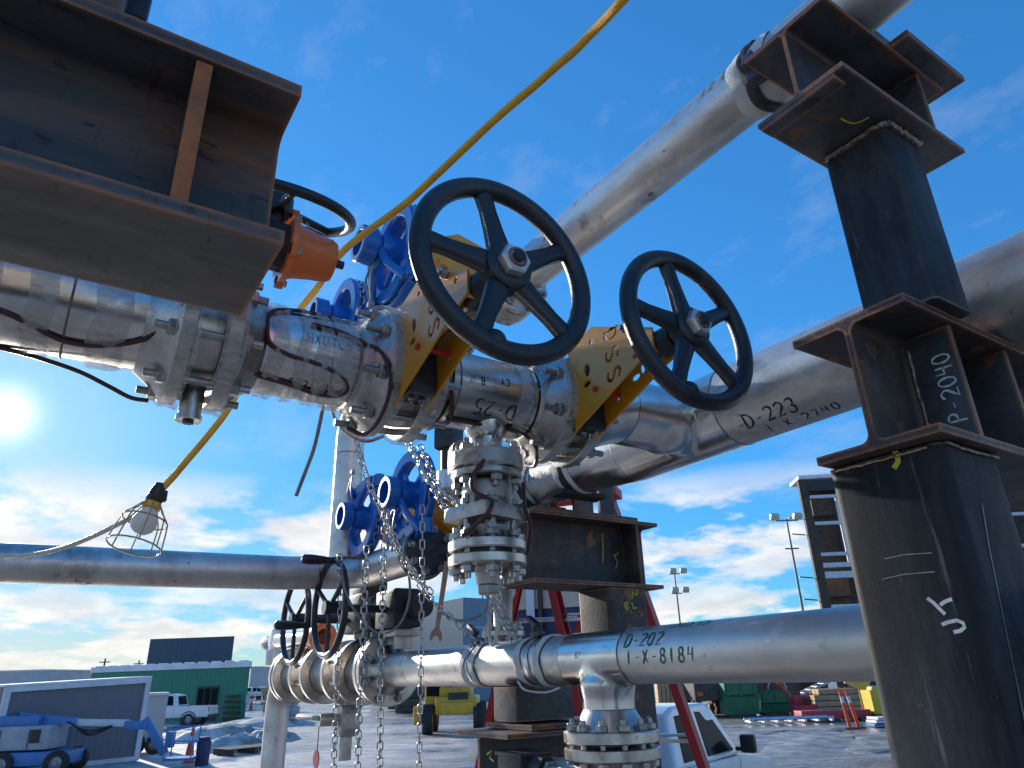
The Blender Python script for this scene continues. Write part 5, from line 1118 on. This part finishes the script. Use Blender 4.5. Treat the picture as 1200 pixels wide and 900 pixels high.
# ---- white pickup near the ladder. local: +x forward, +y left
def pickup(lab, loc, hd, paint='white', detail=True, group=None):
    t = thing('pickup_truck', lab, 'pickup truck', (0, 0, 0), group); W2 = .95
    lower = [(-2.85, .55), (-2.85, 1.12), (-2.75, 1.16), (-.62, 1.18), (1.25, 1.16), (1.55, 1.13), (2.55, 1.05), (2.72, .95), (2.78, .55)]
    def side(y, k=1.): return [V((p[0], y, p[1])) for p in lower]
    mb = MB(); mb.rings([side(-W2), side(W2)]); bmesh.ops.bevel(mb.bm, geom=[e_ for e_ in mb.bm.edges], offset=.045, segments=3, affect='EDGES', profile=.6); obj('body', mb, M[paint], t, sharp=50)
    # cab
    g0 = [(-1.0, 1.175), (-.82, 1.80), (-.55, 1.88), (.55, 1.88), (.75, 1.82), (1.40, 1.165)]
    mb = MB(); mb.rings([[V((p[0], s*(W2-.04-(.17 if p[1] > 1.3 else 0)), p[1])) for p in g0] for s in (-1, 1)]); bmesh.ops.bevel(mb.bm, geom=[e_ for e_ in mb.bm.edges], offset=.05, segments=3, affect='EDGES', profile=.6); cab = obj('cab', mb, M[paint], t, sharp=50)
    def glass(pts, nm='window'):
        mb = MB(); P = [V(p) for p in pts]; nr = (P[1]-P[0]).cross(P[2]-P[0]).normalized(); c = sum(P, V((0, 0, 0)))/len(P)
        if nr.dot(c-V((0, 0, 1.4))) < 0: nr = -nr
        mb.prism([p+nr*.006 for p in P], nr*.008); obj(nm, mb, M['glass'], cab)
    ys = lambda z_: W2-.04-.17*min(1, max(0, (z_-1.175)/.55))+.004
    for s in (-1, 1):
        glass([(x_, s*ys(z_), z_) for x_, z_ in ((-.72, 1.24), (-.60, 1.76), (-.02, 1.78), (-.02, 1.24))]); glass([(x_, s*ys(z_), z_) for x_, z_ in ((.10, 1.24), (.10, 1.78), (.58, 1.76), (1.05, 1.24))])
    glass([(-.965, -.68, 1.26), (-.965, .68, 1.26), (-.84, .62, 1.74), (-.84, -.62, 1.74)]); glass([(1.32, -.72, 1.23), (1.32, .72, 1.23), (.80, .62, 1.77), (.80, -.62, 1.77)], 'windscreen')
    for s in (-1, 1):
        for x_ in (-1.72, 1.85):
            wheel(t, (x_, s*.82, .40), Y*s, .40, .27)
            mb = MB(); mb.torus((x_, s*(W2+.004), .42), Y, .47, .05, 24, 6, .5, -pi*.02, pi*1.02) if False else mb.lathe((x_, s*W2-.004, .42), Y*s, [(0, .42), (0, .48), (.018, .48), (.018, .42)], 28, closed=True); obj('wheel_arch', mb, M['trim'], t)
        mb = MB(); mb.box((1.12, s*(W2+.16), 1.32), (.12, .22, .24), None, .04); mb.box((1.12, s*(W2+.03), 1.25), (.05, .12, .05)); obj('mirror', mb, M['trim'], t)
        for x_ in (-.05, -.85): mb = MB(); mb.box((x_+.02, s*(W2+.012), 1.06), (.18, .03, .03), None, .008); obj('door_handle', mb, M[paint], t)
        for x_ in (.04, 1.15, -.80): mb = MB(); mb.box((x_, s*(W2+.001), .85), (.008, .004, .55)); obj('door_seam', mb, M['trim'], t)
        mb = MB(); mb.box((2.68, s*.72, .93), (.14, .34, .16), None, .03); obj('headlight', mb, M['lamp'], t)
        mb = MB(); mb.box((-2.84, s*.84, 1.0), (.05, .14, .26), None, .01); obj('tail_light', mb, M['red'], t)
    for x_, s in ((2.82, 1), (-2.9, -1)): mb = MB(); mb.box((x_, 0, .58), (.16, 1.8, .2), None, .03); obj('bumper', mb, M['trim'], t)
    place(t, loc, Matrix.Rotation(atan2(hd.y, hd.x), 4, 'Z')); return t
hd = (RGT*.57+FWD*.82).normalized()
rc = RGT*1.69+FWD*10.97
pickup('white pickup truck parked beside the red ladder', rc, hd)
pickup('silver-white pickup parked before the green building', at_far(199, 47), (RGT*-.97-FWD*.06).normalized())
for px_, d_, lab in ((297, 120, 'distant white pickup at the edge of the yard, left of its neighbour'), (311, 128, 'distant white pickup at the edge of the yard, right of its neighbour')):
    pickup(lab, at_far(px_, d_), (FWD*.8+RGT*.5).normalized(), group='distant pickups')

# ---- yellow loader
c = at_far(531, 36); ex, ey = RGT, FWD
t = thing('wheel_loader', 'yellow wheeled telehandler parked on the snow beyond the chains', 'loader', c)
def lp(x_, y_, z_): return c+ex*x_+ey*y_+V((0, 0, z_))
Rm = Matrix((ex, ey, Z)).transposed()
mb = MB(); mb.box(lp(.25, 0, 1.15), (1.9, 2.6, .75), Rm, .08); mb.box(lp(.15, .2, 1.7), (1.5, 1.7, .5), Rm, .12); mb.box(lp(.3, -1.3, 1.05), (1.5, .3, .5), Rm, .05); obj('chassis', mb, M['dozer'], t)
mb = MB(); mb.box(lp(-.85, .2, 1.75), (.85, 1.5, 1.15), Rm, .1); obj('cab', mb, M['dozer'], t)
mb = MB(); mb.box(lp(-.85, -.56, 1.9), (.66, .04, .7), Rm); obj('cab_window', mb, M['glass'], t)
mb = MB(); mb.box(lp(.35, -1.32, 1.55), (.9, .05, .3), Rm); obj('grille', mb, M['trim'], t)
mb = MB(); mb.box(lp(-.15, .3, 2.15), (.3, 3.6, .34), Rm, .04); obj('boom', mb, M['dozer'], t)
for x_ in (-.95, 1.28):
    for y_ in (-1., 1.1): wheel(t, lp(x_-.1 if x_ < 0 else x_, y_, .6), ex, .6, .46, hub='dozer')
mb = MB(); mb.box(lp(-1.55, -.2, .75), (.5, .7, .8), Rm, .08); obj('fuel_tank', mb, M['dozer'], t)

# ---- blue boom lift at far left
c = at_far(57, 23.4); t = thing('boom_lift', 'blue and grey boom lift with its arm stretched to the right along the snow', 'boom lift', c)
e_ = (RGT+FWD*.14).normalized(); Rm = Matrix((e_, V((-e_.y, e_.x, 0)), Z)).transposed(); ey = V((-e_.y, e_.x, 0))
def bp(x_, y_, z_): return c+e_*x_+ey*y_+V((0, 0, z_))
mb = MB(); mb.box(bp(.35, 0, .52), (1.9, 1.5, .42), Rm, .06); obj('chassis', mb, M['liftblue'], t)
for x_ in (-.65, 1.05):
    for y_ in (-.75, .75): wheel(t, bp(x_, y_, .38), ey, .38, .26)
mb = MB(); mb.box(bp(-.30, 0, 1.15), (1.9, 1.4, .75), Rm, .10); hood = obj('engine_hood', mb, M['liftgrey'], t)
mb = MB(); mb.box(bp(.2, -.72, 1.2), (.3, .04, .4), Rm); obj('vent', mb, M['trim'], hood)
for k in range(3): mb = MB(); mb.tube(smooth_path([bp(.9, -.2+.12*k, 1.6), bp(1.6, -.25+.12*k, 1.30-.08*k), bp(2.4, -.2+.12*k, 1.42)]), .03, 6); obj('hose', mb, M['rubber'], t)
for x_ in (-.9, .0): mb = MB(); mb.box(bp(x_, -.71, 1.12), (.02, .03, .6), Rm); obj('panel_seam', mb, M['trim'], hood)
mb = MB(); mb.box(bp(-.55, -.1, 1.68), (1.3, .8, .34), Rm, .08); obj('turret', mb, M['liftblue'], t)
mb = MB(); mb.prism([bp(-.7, -.2, 1.95), bp(-.55, -.2, 1.55), bp(1.2, -.2, 1.50), bp(1.15, -.2, 1.70)], ey*.36); obj('lower_boom', mb, M['liftblue'], t)
mb = MB(); mb.box(bp(1.9, 0, 1.52), (1.9, .26, .22), Rm @ Matrix.Rotation(.05, 3, 'Y'), .02); obj('telescoping_boom', mb, M['frame_w'], t)
mb = MB(); mb.box(bp(3.15, 0, 1.40), (.8, .3, .26), Rm @ Matrix.Rotation(.05, 3, 'Y'), .03); obj('boom_head', mb, M['liftblue'], t)
j0, j1 = bp(3.45, 0, 1.52), bp(4.15, 0, .55); jd = (j1-j0).normalized()
mb = MB(); mb.box((j0+j1)/2, ((j1-j0).length+.2, .22, .26), Matrix((jd, ey, jd.cross(ey))).transposed(), .03); obj('jib', mb, M['liftblue'], t)
mb = MB()
for x_ in (4.3, 5.2):
    for y_ in (-.4, .4): mb.cyl(bp(x_, y_, .3), bp(x_, y_, 1.3), .022, n=8)
for z_ in (.8, 1.3): mb.tube([bp(4.3, -.4, z_), bp(5.2, -.4, z_), bp(5.2, .4, z_), bp(4.3, .4, z_), bp(4.3, -.4, z_)], .022, 8)
mb.box(bp(4.75, 0, .3), (.95, .85, .08), Rm); mb.box(bp(4.35, 0, .9), (.2, .4, .5), Rm, .03); obj('work_platform', mb, M['liftblue'], t)
t.scale = (.88, .88, .88)
# white trailer, cones, bits round the lift
c = at_far(178, 29); t = thing('box_trailer', 'small white box trailer behind the lift arm', 'trailer', c)
mb = MB(); yard_box(mb, 162, 29, 199, 29.5, .45, 2.0, 2.2); obj('body', mb, M['palewall'], t); mb = MB(); yard_box(mb, 164, 28.9, 200, 29.4, 2.004, 2.1, 2.3); obj('roof_snow', mb, M['snowroof'], t)
for px_ in (170, 191): wheel(t, at_far(px_, 29.0, .33), FWD, .33, .2)
def cone(lab, px_, d_, h=.75, grp=None):
    c = at_far(px_, d_); t = thing('traffic_cone', lab, 'traffic cone', c, grp)
    mb = MB(); mb.lathe(c+V((0, 0, .03)), Z, [(0, .16), (h*.55, .09)], 16); mb.lathe(c+V((0, 0, .03)), Z, [(h*.75, .06), (h, .03)], 16); mb.box(c+V((0, 0, .015)), (.4, .4, .03)); obj('body', mb, M['delin'], t)
    mb = MB(); mb.lathe(c+V((0, 0, .03)), Z, [(h*.551, .0915), (h*.749, .0625)], 16); obj('reflective_band', mb, M['frame_w'], t)
cone('orange traffic cone just beyond the lift platform', 233, 25.5, 1.0); cone('far orange cone by the distant pickups', 297, 75, 1.3)
mb = MB(); p = at_far(248, 24.5); mb.cyl(p, p+V((0, 0, .7)), .2, .22, 16); mb.box(p+V((0, 0, .75)), (.3, .3, .12), None, .03); tag(obj('waste_drum', mb, M['navy']), 'small dark blue drum on the snow right of the lift', 'drum')
def mound(lab, px_, d_, w, h, m='snow', seed=0, name='snow_pile', cat='snow pile'):
    rnd = random.Random(seed); c = at_far(px_, d_); mb = MB(); n_, k_ = 22, 7; rr = []
    lob = [(rnd.uniform(1, 3), rnd.uniform(0, 6), rnd.uniform(.05, .16)) for _ in range(5)]
    for j in range(k_+1):
        q = j/k_; row = []
        for i in range(n_):
            a_ = 2*pi*i/n_; wob = 1+sum(am*sin(round(fr*2)*a_+ph+3*q) for fr, ph, am in lob)
            row.append(c+V((cos(a_)*w*(1-q)*wob+.001, sin(a_)*w*.7*(1-q)*wob, h*(1-(1-q)**2)*(.75+.35*wob*.6)+rnd.uniform(-.04, .04)*(j > 0)-.02*(j == 0))))
        rr.append(row)
    mb.rings(rr, caps=False); return tag(obj(name, mb, M[m], sharp=70), lab, cat)
mound('low pile of dirty snow beside the dark pallet', 283, 30, 1.6, .55, seed=2); mound('lumpy snow heap in front of the silver pickup', 262, 37, 2.6, .6, seed=5); mound('small broken snow heap left of the chains', 322, 34, 1.3, .5, seed=8); mound('long flat snow bank near the green building steps', 310, 45, 3.0, .5, seed=9)
def pallet(lab, px_, d_, w=1.6, rot=.3):
    c = at_far(px_, d_); t = thing('pallet', lab, 'pallet', c); Rm = Matrix.Rotation(rot, 3, 'Z')
    mb = MB(); [mb.box(c+Rm @ V((0, (k-2)*.25, .20)), (w, .14, .03), Rm) for k in range(5)]; obj('deck', mb, M['skid'], t)
    mb = MB(); [mb.box(c+Rm @ V(((k-1)*w*.42, 0, .09)), (.12, 1.2, .18), Rm) for k in range(3)]; obj('bearer', mb, M['skid'], t)
pallet('dark weathered pallet half buried in snow left of the elbow pipe', 298, 28.5, 2.2)
for px_, d_, h_, lab in ((117, 110, 6.4, 'left utility pole beyond the container roof'), (158, 125, 6.5, 'right utility pole beyond the container roof, next to the slate building')):
    c = at_far(px_, d_); t = thing('utility_pole', lab, 'utility pole', c, 'utility poles'); mb = MB(); mb.cyl(c, c+V((0, 0, h_)), .16, .11, 10); obj('pole', mb, M['timberdark'], t)
    mb = MB(); mb.box(c+V((0, 0, h_-.5)), (1.6, .12, .14), Matrix.Rotation(-PSI, 3, 'Z')); obj('crossarm', mb, M['timberdark'], t)

# ---- light masts
def mast(lab, px_, d_, h, n_, spread):
    c = at_far(px_, d_); t = thing('light_mast', lab, 'light mast', c, 'floodlight masts'); mb = MB(); mb.cyl(c, c+V((0, 0, h)), .10, .06, 12); obj('pole', mb, M['polegrey'], t)
    mb = MB(); mb.tube([c+RGT*-spread+V((0, 0, h-.1)), c+RGT*spread+V((0, 0, h-.1))], .05, 8); obj('crossarm', mb, M['polegrey'], t); mb = MB(); mb.box(c+V((0, 0, h*.83)), (.9, .12, .08), Matrix.Rotation(-PSI, 3, 'Z')); obj('step_arm', mb, M['polegrey'], t)
    for k in range(n_):
        s = (-spread+2*spread*k/(n_-1)) if n_ > 1 else 0
        row = 0
        for row in ((0, 1) if spread < .75 else (0,)):
            mb = MB(); p = c+RGT*(s+.35*(spread < .75))+V((0, 0, h+.15-row*1.6)); mb.box(p, (.58, .36, .42), Matrix.Rotation(-PSI, 3, 'Z') @ Matrix.Rotation(.5, 3, 'X'), .06); f_ = obj('floodlight', mb, M['lamp'], t)
mast('tall floodlight mast with pale lamp heads in the right sky', 803.5, 62, 10.2, 2, .45); mast('thin light mast with two lamp heads beside the open frame building', 953, 46, 11.4, 2, .76)
mast('faint far light mast just above the centre tower', 742, 110, 17, 2, .8)

# ---- open frame module at right
c = at_far(981, 75); e_ = (RGT*.995-FWD*.10).normalized(); ny = V((-e_.y, e_.x, 0)); Rm = Matrix((e_, ny, Z)).transposed()
t = thing('frame_module', 'tall half-built module with open steel bays beside the right column', 'building', c); o = at_far(981, 75); K = 2.5
def mp(x_, y_, z_): return o+e_*(x_*K)+ny*(y_*K)+V((0, 0, z_*K))
mb = MB(); mb.box(mp(6.2, 1.1, 4.25), tuple(K*q_ for q_ in (11.6, .2, 8.5)), Rm); obj('back_wall', mb, M['timberdark'], t)
mb = MB(); mb.box(mp(0, 0, 4.25), tuple(K*q_ for q_ in (.34, .25, 8.5)), Rm); obj('corner_post', mb, M['timberdark'], t)
mb = MB(); mb.box(mp(6.0, .55, 8.62), tuple(K*q_ for q_ in (12.3, 1.5, .16)), Rm, .04); obj('roof', mb, M['snowroof'], t)
mb = MB(); mb.box(mp(5.9, .0, 8.25), tuple(K*q_ for q_ in (11.4, .18, .48)), Rm); obj('eaves_beam', mb, M['trim'], t)
for z_, h_ in ((7.75, .13), (6.6, .13), (5.3, .13), (4.85, .18), (4.45, .26), (3.2, .14), (2.4, .2)): mb = MB(); mb.box(mp(6.1, -.02, z_), tuple(K*q_ for q_ in (11.8, .16, h_)), Rm); obj('girt', mb, M['frame_w'], t)
for x_ in (1.35, 3.3, 5.6, 8., 10.5): mb = MB(); mb.box(mp(x_, .1, 6.3), tuple(K*q_ for q_ in (.14, .12, 2.9)), Rm); obj('stud', mb, M['frame_w'], t)
for x_, z_ in ((.9, 7.4), (1.9, 5.9), (.8, 4.0), (2.6, 3.8)): mb = MB(); mb.box(mp(x_, .7, z_), tuple(K*q_ for q_ in (1.0, .4, .7)), Rm, .05); obj('stored_crate', mb, M['rustbrown' if z_ < 5 else 'skid'], t)
for z_ in (6.9, 6.2, 4.4, 3.5): mb = MB(); mb.tube([mp(-.17, .3, z_), mp(-.75, .2, z_+.05)], .07, 6); obj('bracket', mb, M['polegrey'], t)

# ---- dumpsters and clutter under the lower pipe, right
def dumpster(lab, px0, d0, px1, h, m):
    a = at_far(px0, d0); t = thing('dumpster', lab, 'dumpster', a, 'green dumpsters'); b = at_far(px1, d0); e_ = (b-a).normalized(); n_ = V((-e_.y, e_.x, 0)); L = (b-a).length
    n_ = n_ if n_.dot(FWD) > 0 else -n_; mb = MB()
    def q(s, y_, z_): return a+e_*s+n_*y_+V((0, 0, z_))
    mb.rings([[q(s, y_, z_) for y_, z_ in ((.15, .15), (1.4, .15), (1.55, h), (0, h*.92), (0, h*.5), (.1, h*.45))] for s in (0, L)]); obj('bin', mb, M[m], t)
    mb = MB(); mb.rings([[q(s, y_, z_) for y_, z_ in ((-.06, h*.925), (1.6, h+.01), (1.6, h+.06), (-.06, h*.975))] for s in (-.03, L+.03)]); obj('lid', mb, M[m], t)
    for s in (.15, L*.5, L-.15): mb = MB(); mb.box(q(s, -.01, h*.68), (.10, .06, h*.42), Matrix((e_, n_, Z)).transposed()); obj('rib', mb, M[m], t)
    mb = MB(); mb.box(q(L/2, .7, .08), (L*.8, 1.0, .14), Matrix((e_, n_, Z)).transposed()); obj('skids', mb, M['skid'], t)
dumpster('dark green lidded dumpster, left of the two below the lower pipe', 846, 40, 884, 2.2, 'dumpgreen'); dumpster('teal green low dumpster, right of the two below the lower pipe', 886, 41, 922, 1.25, 'dumpgreen')
def lump(name, lab, cat, fn, m): mb = MB(); fn(mb); return tag(obj(name, mb, M[m]), lab, cat)
Rg = Matrix((RGT, FWD, Z)).transposed()
c = at_far(903, 42.3); t = thing('cable_drum', 'rusty cable drum behind the teal dumpster', 'cable drum', c)
for k, dx in enumerate((-.55, .55)): mb = MB(); mb.cyl(c+FWD*dx+V((0, 0, 1.25)), c+FWD*(dx+.06)+V((0, 0, 1.25)), 1.25, n=28); obj('end_disc', mb, M['rustbrown'], t)
mb = MB(); mb.cyl(c-FWD*.5+V((0, 0, 1.25)), c+FWD*.5+V((0, 0, 1.25)), .7, n=24); obj('core', mb, M['skid'], t)
mb = MB(); mb.torus(c-FWD*.56+V((0, 0, 1.25)), FWD, .5, .05, 28, 6); obj('hub_ring', mb, M['palewall'], t)
c = at_far(957, 46); t = thing('cable_drum', 'larger dark cable drum farther right behind the red machine', 'cable drum', c+RGT*-1.0); c = c+RGT*-1.0
for k, dx in enumerate((-.5, .5)): mb = MB(); mb.cyl(c+FWD*dx+V((0, 0, 1.3)), c+FWD*(dx+.06)+V((0, 0, 1.3)), 1.3, n=28); obj('end_disc', mb, M['skid'], t)
mb = MB(); mb.cyl(c-FWD*.5+V((0, 0, 1.3)), c+FWD*.5+V((0, 0, 1.3)), .8, n=24); obj('core', mb, M['rustbrown'], t)
c = at_far(934, 39); t = thing('compactor', 'dark red ground compactor machine right of the dumpsters', 'machine', c)
mb = MB(); mb.box(c+V((0, 0, .35)), (1.2, .8, .5), Rg, .08); mb.box(c+V((0, 0, .8))-RGT*.1, (.9, .6, .45), Rg, .1); obj('body', mb, M['hotpink'], t)
mb = MB(); mb.tube([c+RGT*-.5+V((0, 0, .9)), c+RGT*-1.0+V((0, 0, 1.55)), c+RGT*-1.2+V((0, 0, 1.6))], .05, 8); obj('handle', mb, M['delin'], t)
mb = MB(); mb.cyl(c+RGT*.1-FWD*.42+V((0, 0, .75)), c+RGT*.1-FWD*.5+V((0, 0, .75)), .18, n=16); obj('flywheel', mb, M['trim'], t)
c = at_far(978, 42); t = thing('timber_stack', 'stack of raw timber behind the orange posts', 'timber', c)
for j in range(4):
    for i in range(3): mb = MB(); mb.box(c+RGT*(.1*(j % 2))+FWD*(i*.5)+V((0, 0, .16+j*.3)), (3.4-.25*j, .44, .26), Rg, .01); obj('beam', mb, M['wood'], t)
c = at_far(785, 44); t = thing('timber_stack', 'upright bundle of raw boards behind the white pickup', 'timber', c)
for i in range(7): mb = MB(); mb.box(c+RGT*(i*.24-.8)+V((0, 0, .85)), (.2, .9, 1.7), Rg, .01); obj('board', mb, M['wood'], t)
c = at_far(824, 43); t = thing('truck', 'dark parked truck left of the dumpsters, mostly hidden by the lower pipe', 'truck', c)
mb = MB(); mb.box(c+V((0, .0, 1.25)), (2.2, 4., .9), Rg, .1); mb.box(c+V((0, 0, 1.9))+FWD*.5, (1.9, 2., .9), Rg, .15); obj('body', mb, M['skid'], t)
for s in (-.85, .85):
    for y_ in (-1.3, 1.3): wheel(t, c+RGT*s+FWD*y_+V((0, 0, .5)), RGT, .5, .3)
for s in (-.8, .8): mb = MB(); mb.box(c+RGT*s-FWD*2.03+V((0, 0, 1.15)), (.3, .06, .2), Rg); obj('tail_light', mb, M['delin'], t)
def delin(lab, px_, d_, tilt):
    c = at_far(px_, d_); t = thing('delineator_post', lab, 'delineator', c, 'orange delineator posts'); up = (V((0, 0, 1))+RGT*tilt).normalized()
    mb = MB(); mb.cyl(c+up*.06, c+up*.95, .07, .065, 16); mb.cyl(c+up*1.2, c+up*1.42, .065, .06, 16); mb.torus(c+up*1.48, FWD, .06, .02, 16, 6); obj('post', mb, M['delin'], t)
    mb = MB(); mb.cyl(c+up*.951, c+up*1.199, .066, n=16); obj('reflective_band', mb, M['frame_w'], t); mb = MB(); mb.lathe(c, Z, [(0, .28), (.04, .27), (.07, .12)], 20); obj('base', mb, M['rubber'], t)
delin('left orange delineator post, leaning slightly left, in front of the timber', 982.5, 31, -.10); delin('right orange delineator post, leaning left, in front of the timber', 992.5, 31.3, -.17)
c = at_far(1026, 36); t = thing('salt_bin', 'yellow plastic bin beside the right column foot', 'bin', c)
mb = MB(); mb.rings([[c+RGT*x_*k_+FWD*y_*k_+V((0, 0, z_)) for x_, y_ in ((-.75, -.5), (.75, -.5), (.75, .5), (-.75, .5))] for z_, k_ in ((.25, .95), (1.25, 1.0), (1.27, .85), (1.4, .75))]); obj('body', mb, M['bin'], t)
for k in range(5): mb = MB(); mb.box(c+RGT*(k*.3-.6)-FWD*.50+V((0, 0, .75)), (.08, .05, .9), Rg, .01); obj('rib', mb, M['bin'], t)
mb = MB(); mb.box(c+V((0, 0, .13)), (1.3, .9, .22), Rg); obj('base', mb, M['skid'], t)
c = at_far(1001, 37); mb = MB(); mb.box(c+V((0, 0, 1.62)), (1.2, .06, .75), Rg @ Matrix.Rotation(.45, 3, 'Y') @ Matrix.Rotation(-.35, 3, 'X'), .01); mb.cyl(c, c+V((0, 0, 1.4)), .03, n=8); tag(obj('tilted_board', mb, M['dozer']), 'tilted orange-yellow board propped above the timber stack', 'board')
c = at_far(918, 34.5); t = thing('scaffold_frames', 'galvanised scaffold frames lying flat on the snow before the dumpsters', 'scaffold frames', c)
for k in range(2): mb = MB(); mb.tube([c+RGT*-1.9+FWD*(k*.8)+V((0, 0, .22)), c+RGT*1.9+FWD*(k*.8)+V((0, 0, .24))], .05, 8); obj('tube', mb, M['aluminium'], t)
for k in range(7): mb = MB(); mb.box(c+RGT*(k*.6-1.8)+FWD*.4+V((0, 0, .15)), (.10, .9, .10), Rg); obj('rung', mb, M['aluminium'], t)
c = at_far(948, 43); t = thing('gangway', 'sloping aluminium gangway leaning behind the timber stack', 'gangway', c)
for k in range(2): mb = MB(); mb.tube([c+RGT*-1.2+FWD*k+V((0, 0, .7)), c+RGT*1.6+FWD*k+V((0, 0, 1.75))], .06, 8); obj('stringer', mb, M['aluminium'], t)
for k in range(8): mb = MB(); q_ = k/7; mb.box(c+RGT*(-1.2+2.8*q_)+FWD*.5+V((0, 0, .7+1.05*q_)), (.2, 1., .05), Rg); obj('tread', mb, M['aluminium'], t)
c = at_far(965, 36); t = thing('red_skid', 'low red steel skid on the snow behind the orange posts', 'skid', c)
mb = MB(); mb.box(c+V((0, 0, .28)), (3.2, 1.0, .36), Rg, .03); obj('deck', mb, M['hotpink'], t); mb = MB(); [mb.box(c+RGT*s+V((0, 0, .06)), (.25, 1.0, .1), Rg) for s in (-1.2, 0, 1.2)]; obj('feet', mb, M['skid'], t)
c = at_far(1028, 31.5); t = thing('sheet_stack', 'small blue-white stack of sheets at the foot of the right column', 'sheets', c)
for k in range(3): mb = MB(); mb.box(c+V((0, 0, .1+.12*k)), (1.6-.1*k, .8, .09), Rg @ Matrix.Rotation(.06*k, 3, 'Z'), .01); obj('sheet', mb, M['liftblue' if k == 0 else 'frame_w'], t)
mound('ploughed ridge of dirty snow along the wet track, under the orange posts', 985, 26, 4.2, .13, m='slush', seed=21); mound('low dirty snow ridge in front of the dumpsters', 905, 29, 3.8, .14, m='slush', seed=22); mound('thin snow ridge at the right beside the column', 1035, 24, 2.4, .12, m='slush', seed=23)

# ---- navy cabin behind the tower
a = at_far(577, 8.6); t = thing('site_cabin', 'tall navy cabin with a beige top band behind the centre tower', 'cabin', a)
mb = MB(); a, b, e_, n_ = yard_box(mb, 577, 8.75, 700, 8.4, .1, 3.02, 1.6); obj('wall', mb, M['navy'], t)
L = (b-a).length
mb = MB(); yard_box(mb, 574, 8.72, 703, 8.37, 3.024, 3.40, 1.7); obj('top_band', mb, M['beige'], t)
panel(t, a, e_, n_, L*.49, L*.53, .1, 3.4, 'trim', 'door_post', .05, .08)
panel(t, a, e_, n_, L*.37, L*.45, 2.88, 3.32, 'frame_w', 'badge', .055, .03)
panel(t, a, e_, n_, L*.2, L*.24, .1, 2.8, 'redfg', 'red_stripe', .04, .06)

def crate_stack(lab, px_, d_, m, w, h, seed):
    rnd = random.Random(seed); c = at_far(px_, d_); t = thing('crate_stack', lab, 'crates', c); z_ = 0
    while z_ < h:
        k = rnd.uniform(.35, .7); mb = MB(); mb.box(c+RGT*rnd.uniform(-.15, .15)+V((0, 0, z_+k/2)), (w*rnd.uniform(.7, 1), w*.7, k-.03), Rg @ Matrix.Rotation(rnd.uniform(-.2, .2), 3, 'Z'), .03); obj('crate', mb, M[m], t); z_ += k
crate_stack('dark heap of crates far beyond the hanging chains, left of the yellow loader', 482, 58, 'skid', 2.6, 1.6, 3); crate_stack('teal crates far behind the thin chain', 468, 66, 'dumpgreen', 1.6, 1.3, 4)
crate_stack('pale pallets of sacks on the far snow left of the chains', 335, 60, 'palewall', 2.2, 1.0, 6); crate_stack('brown crates beside the far green building corner', 322, 68, 'wood', 1.8, 1.5, 9)
crate_stack('dark stacked boxes between the dark truck and the dumpsters', 838, 45, 'rustbrown', 1.5, 1.7, 12); crate_stack('blue boxes behind the orange posts', 1004, 44, 'liftblue', 1.4, 1.2, 14)
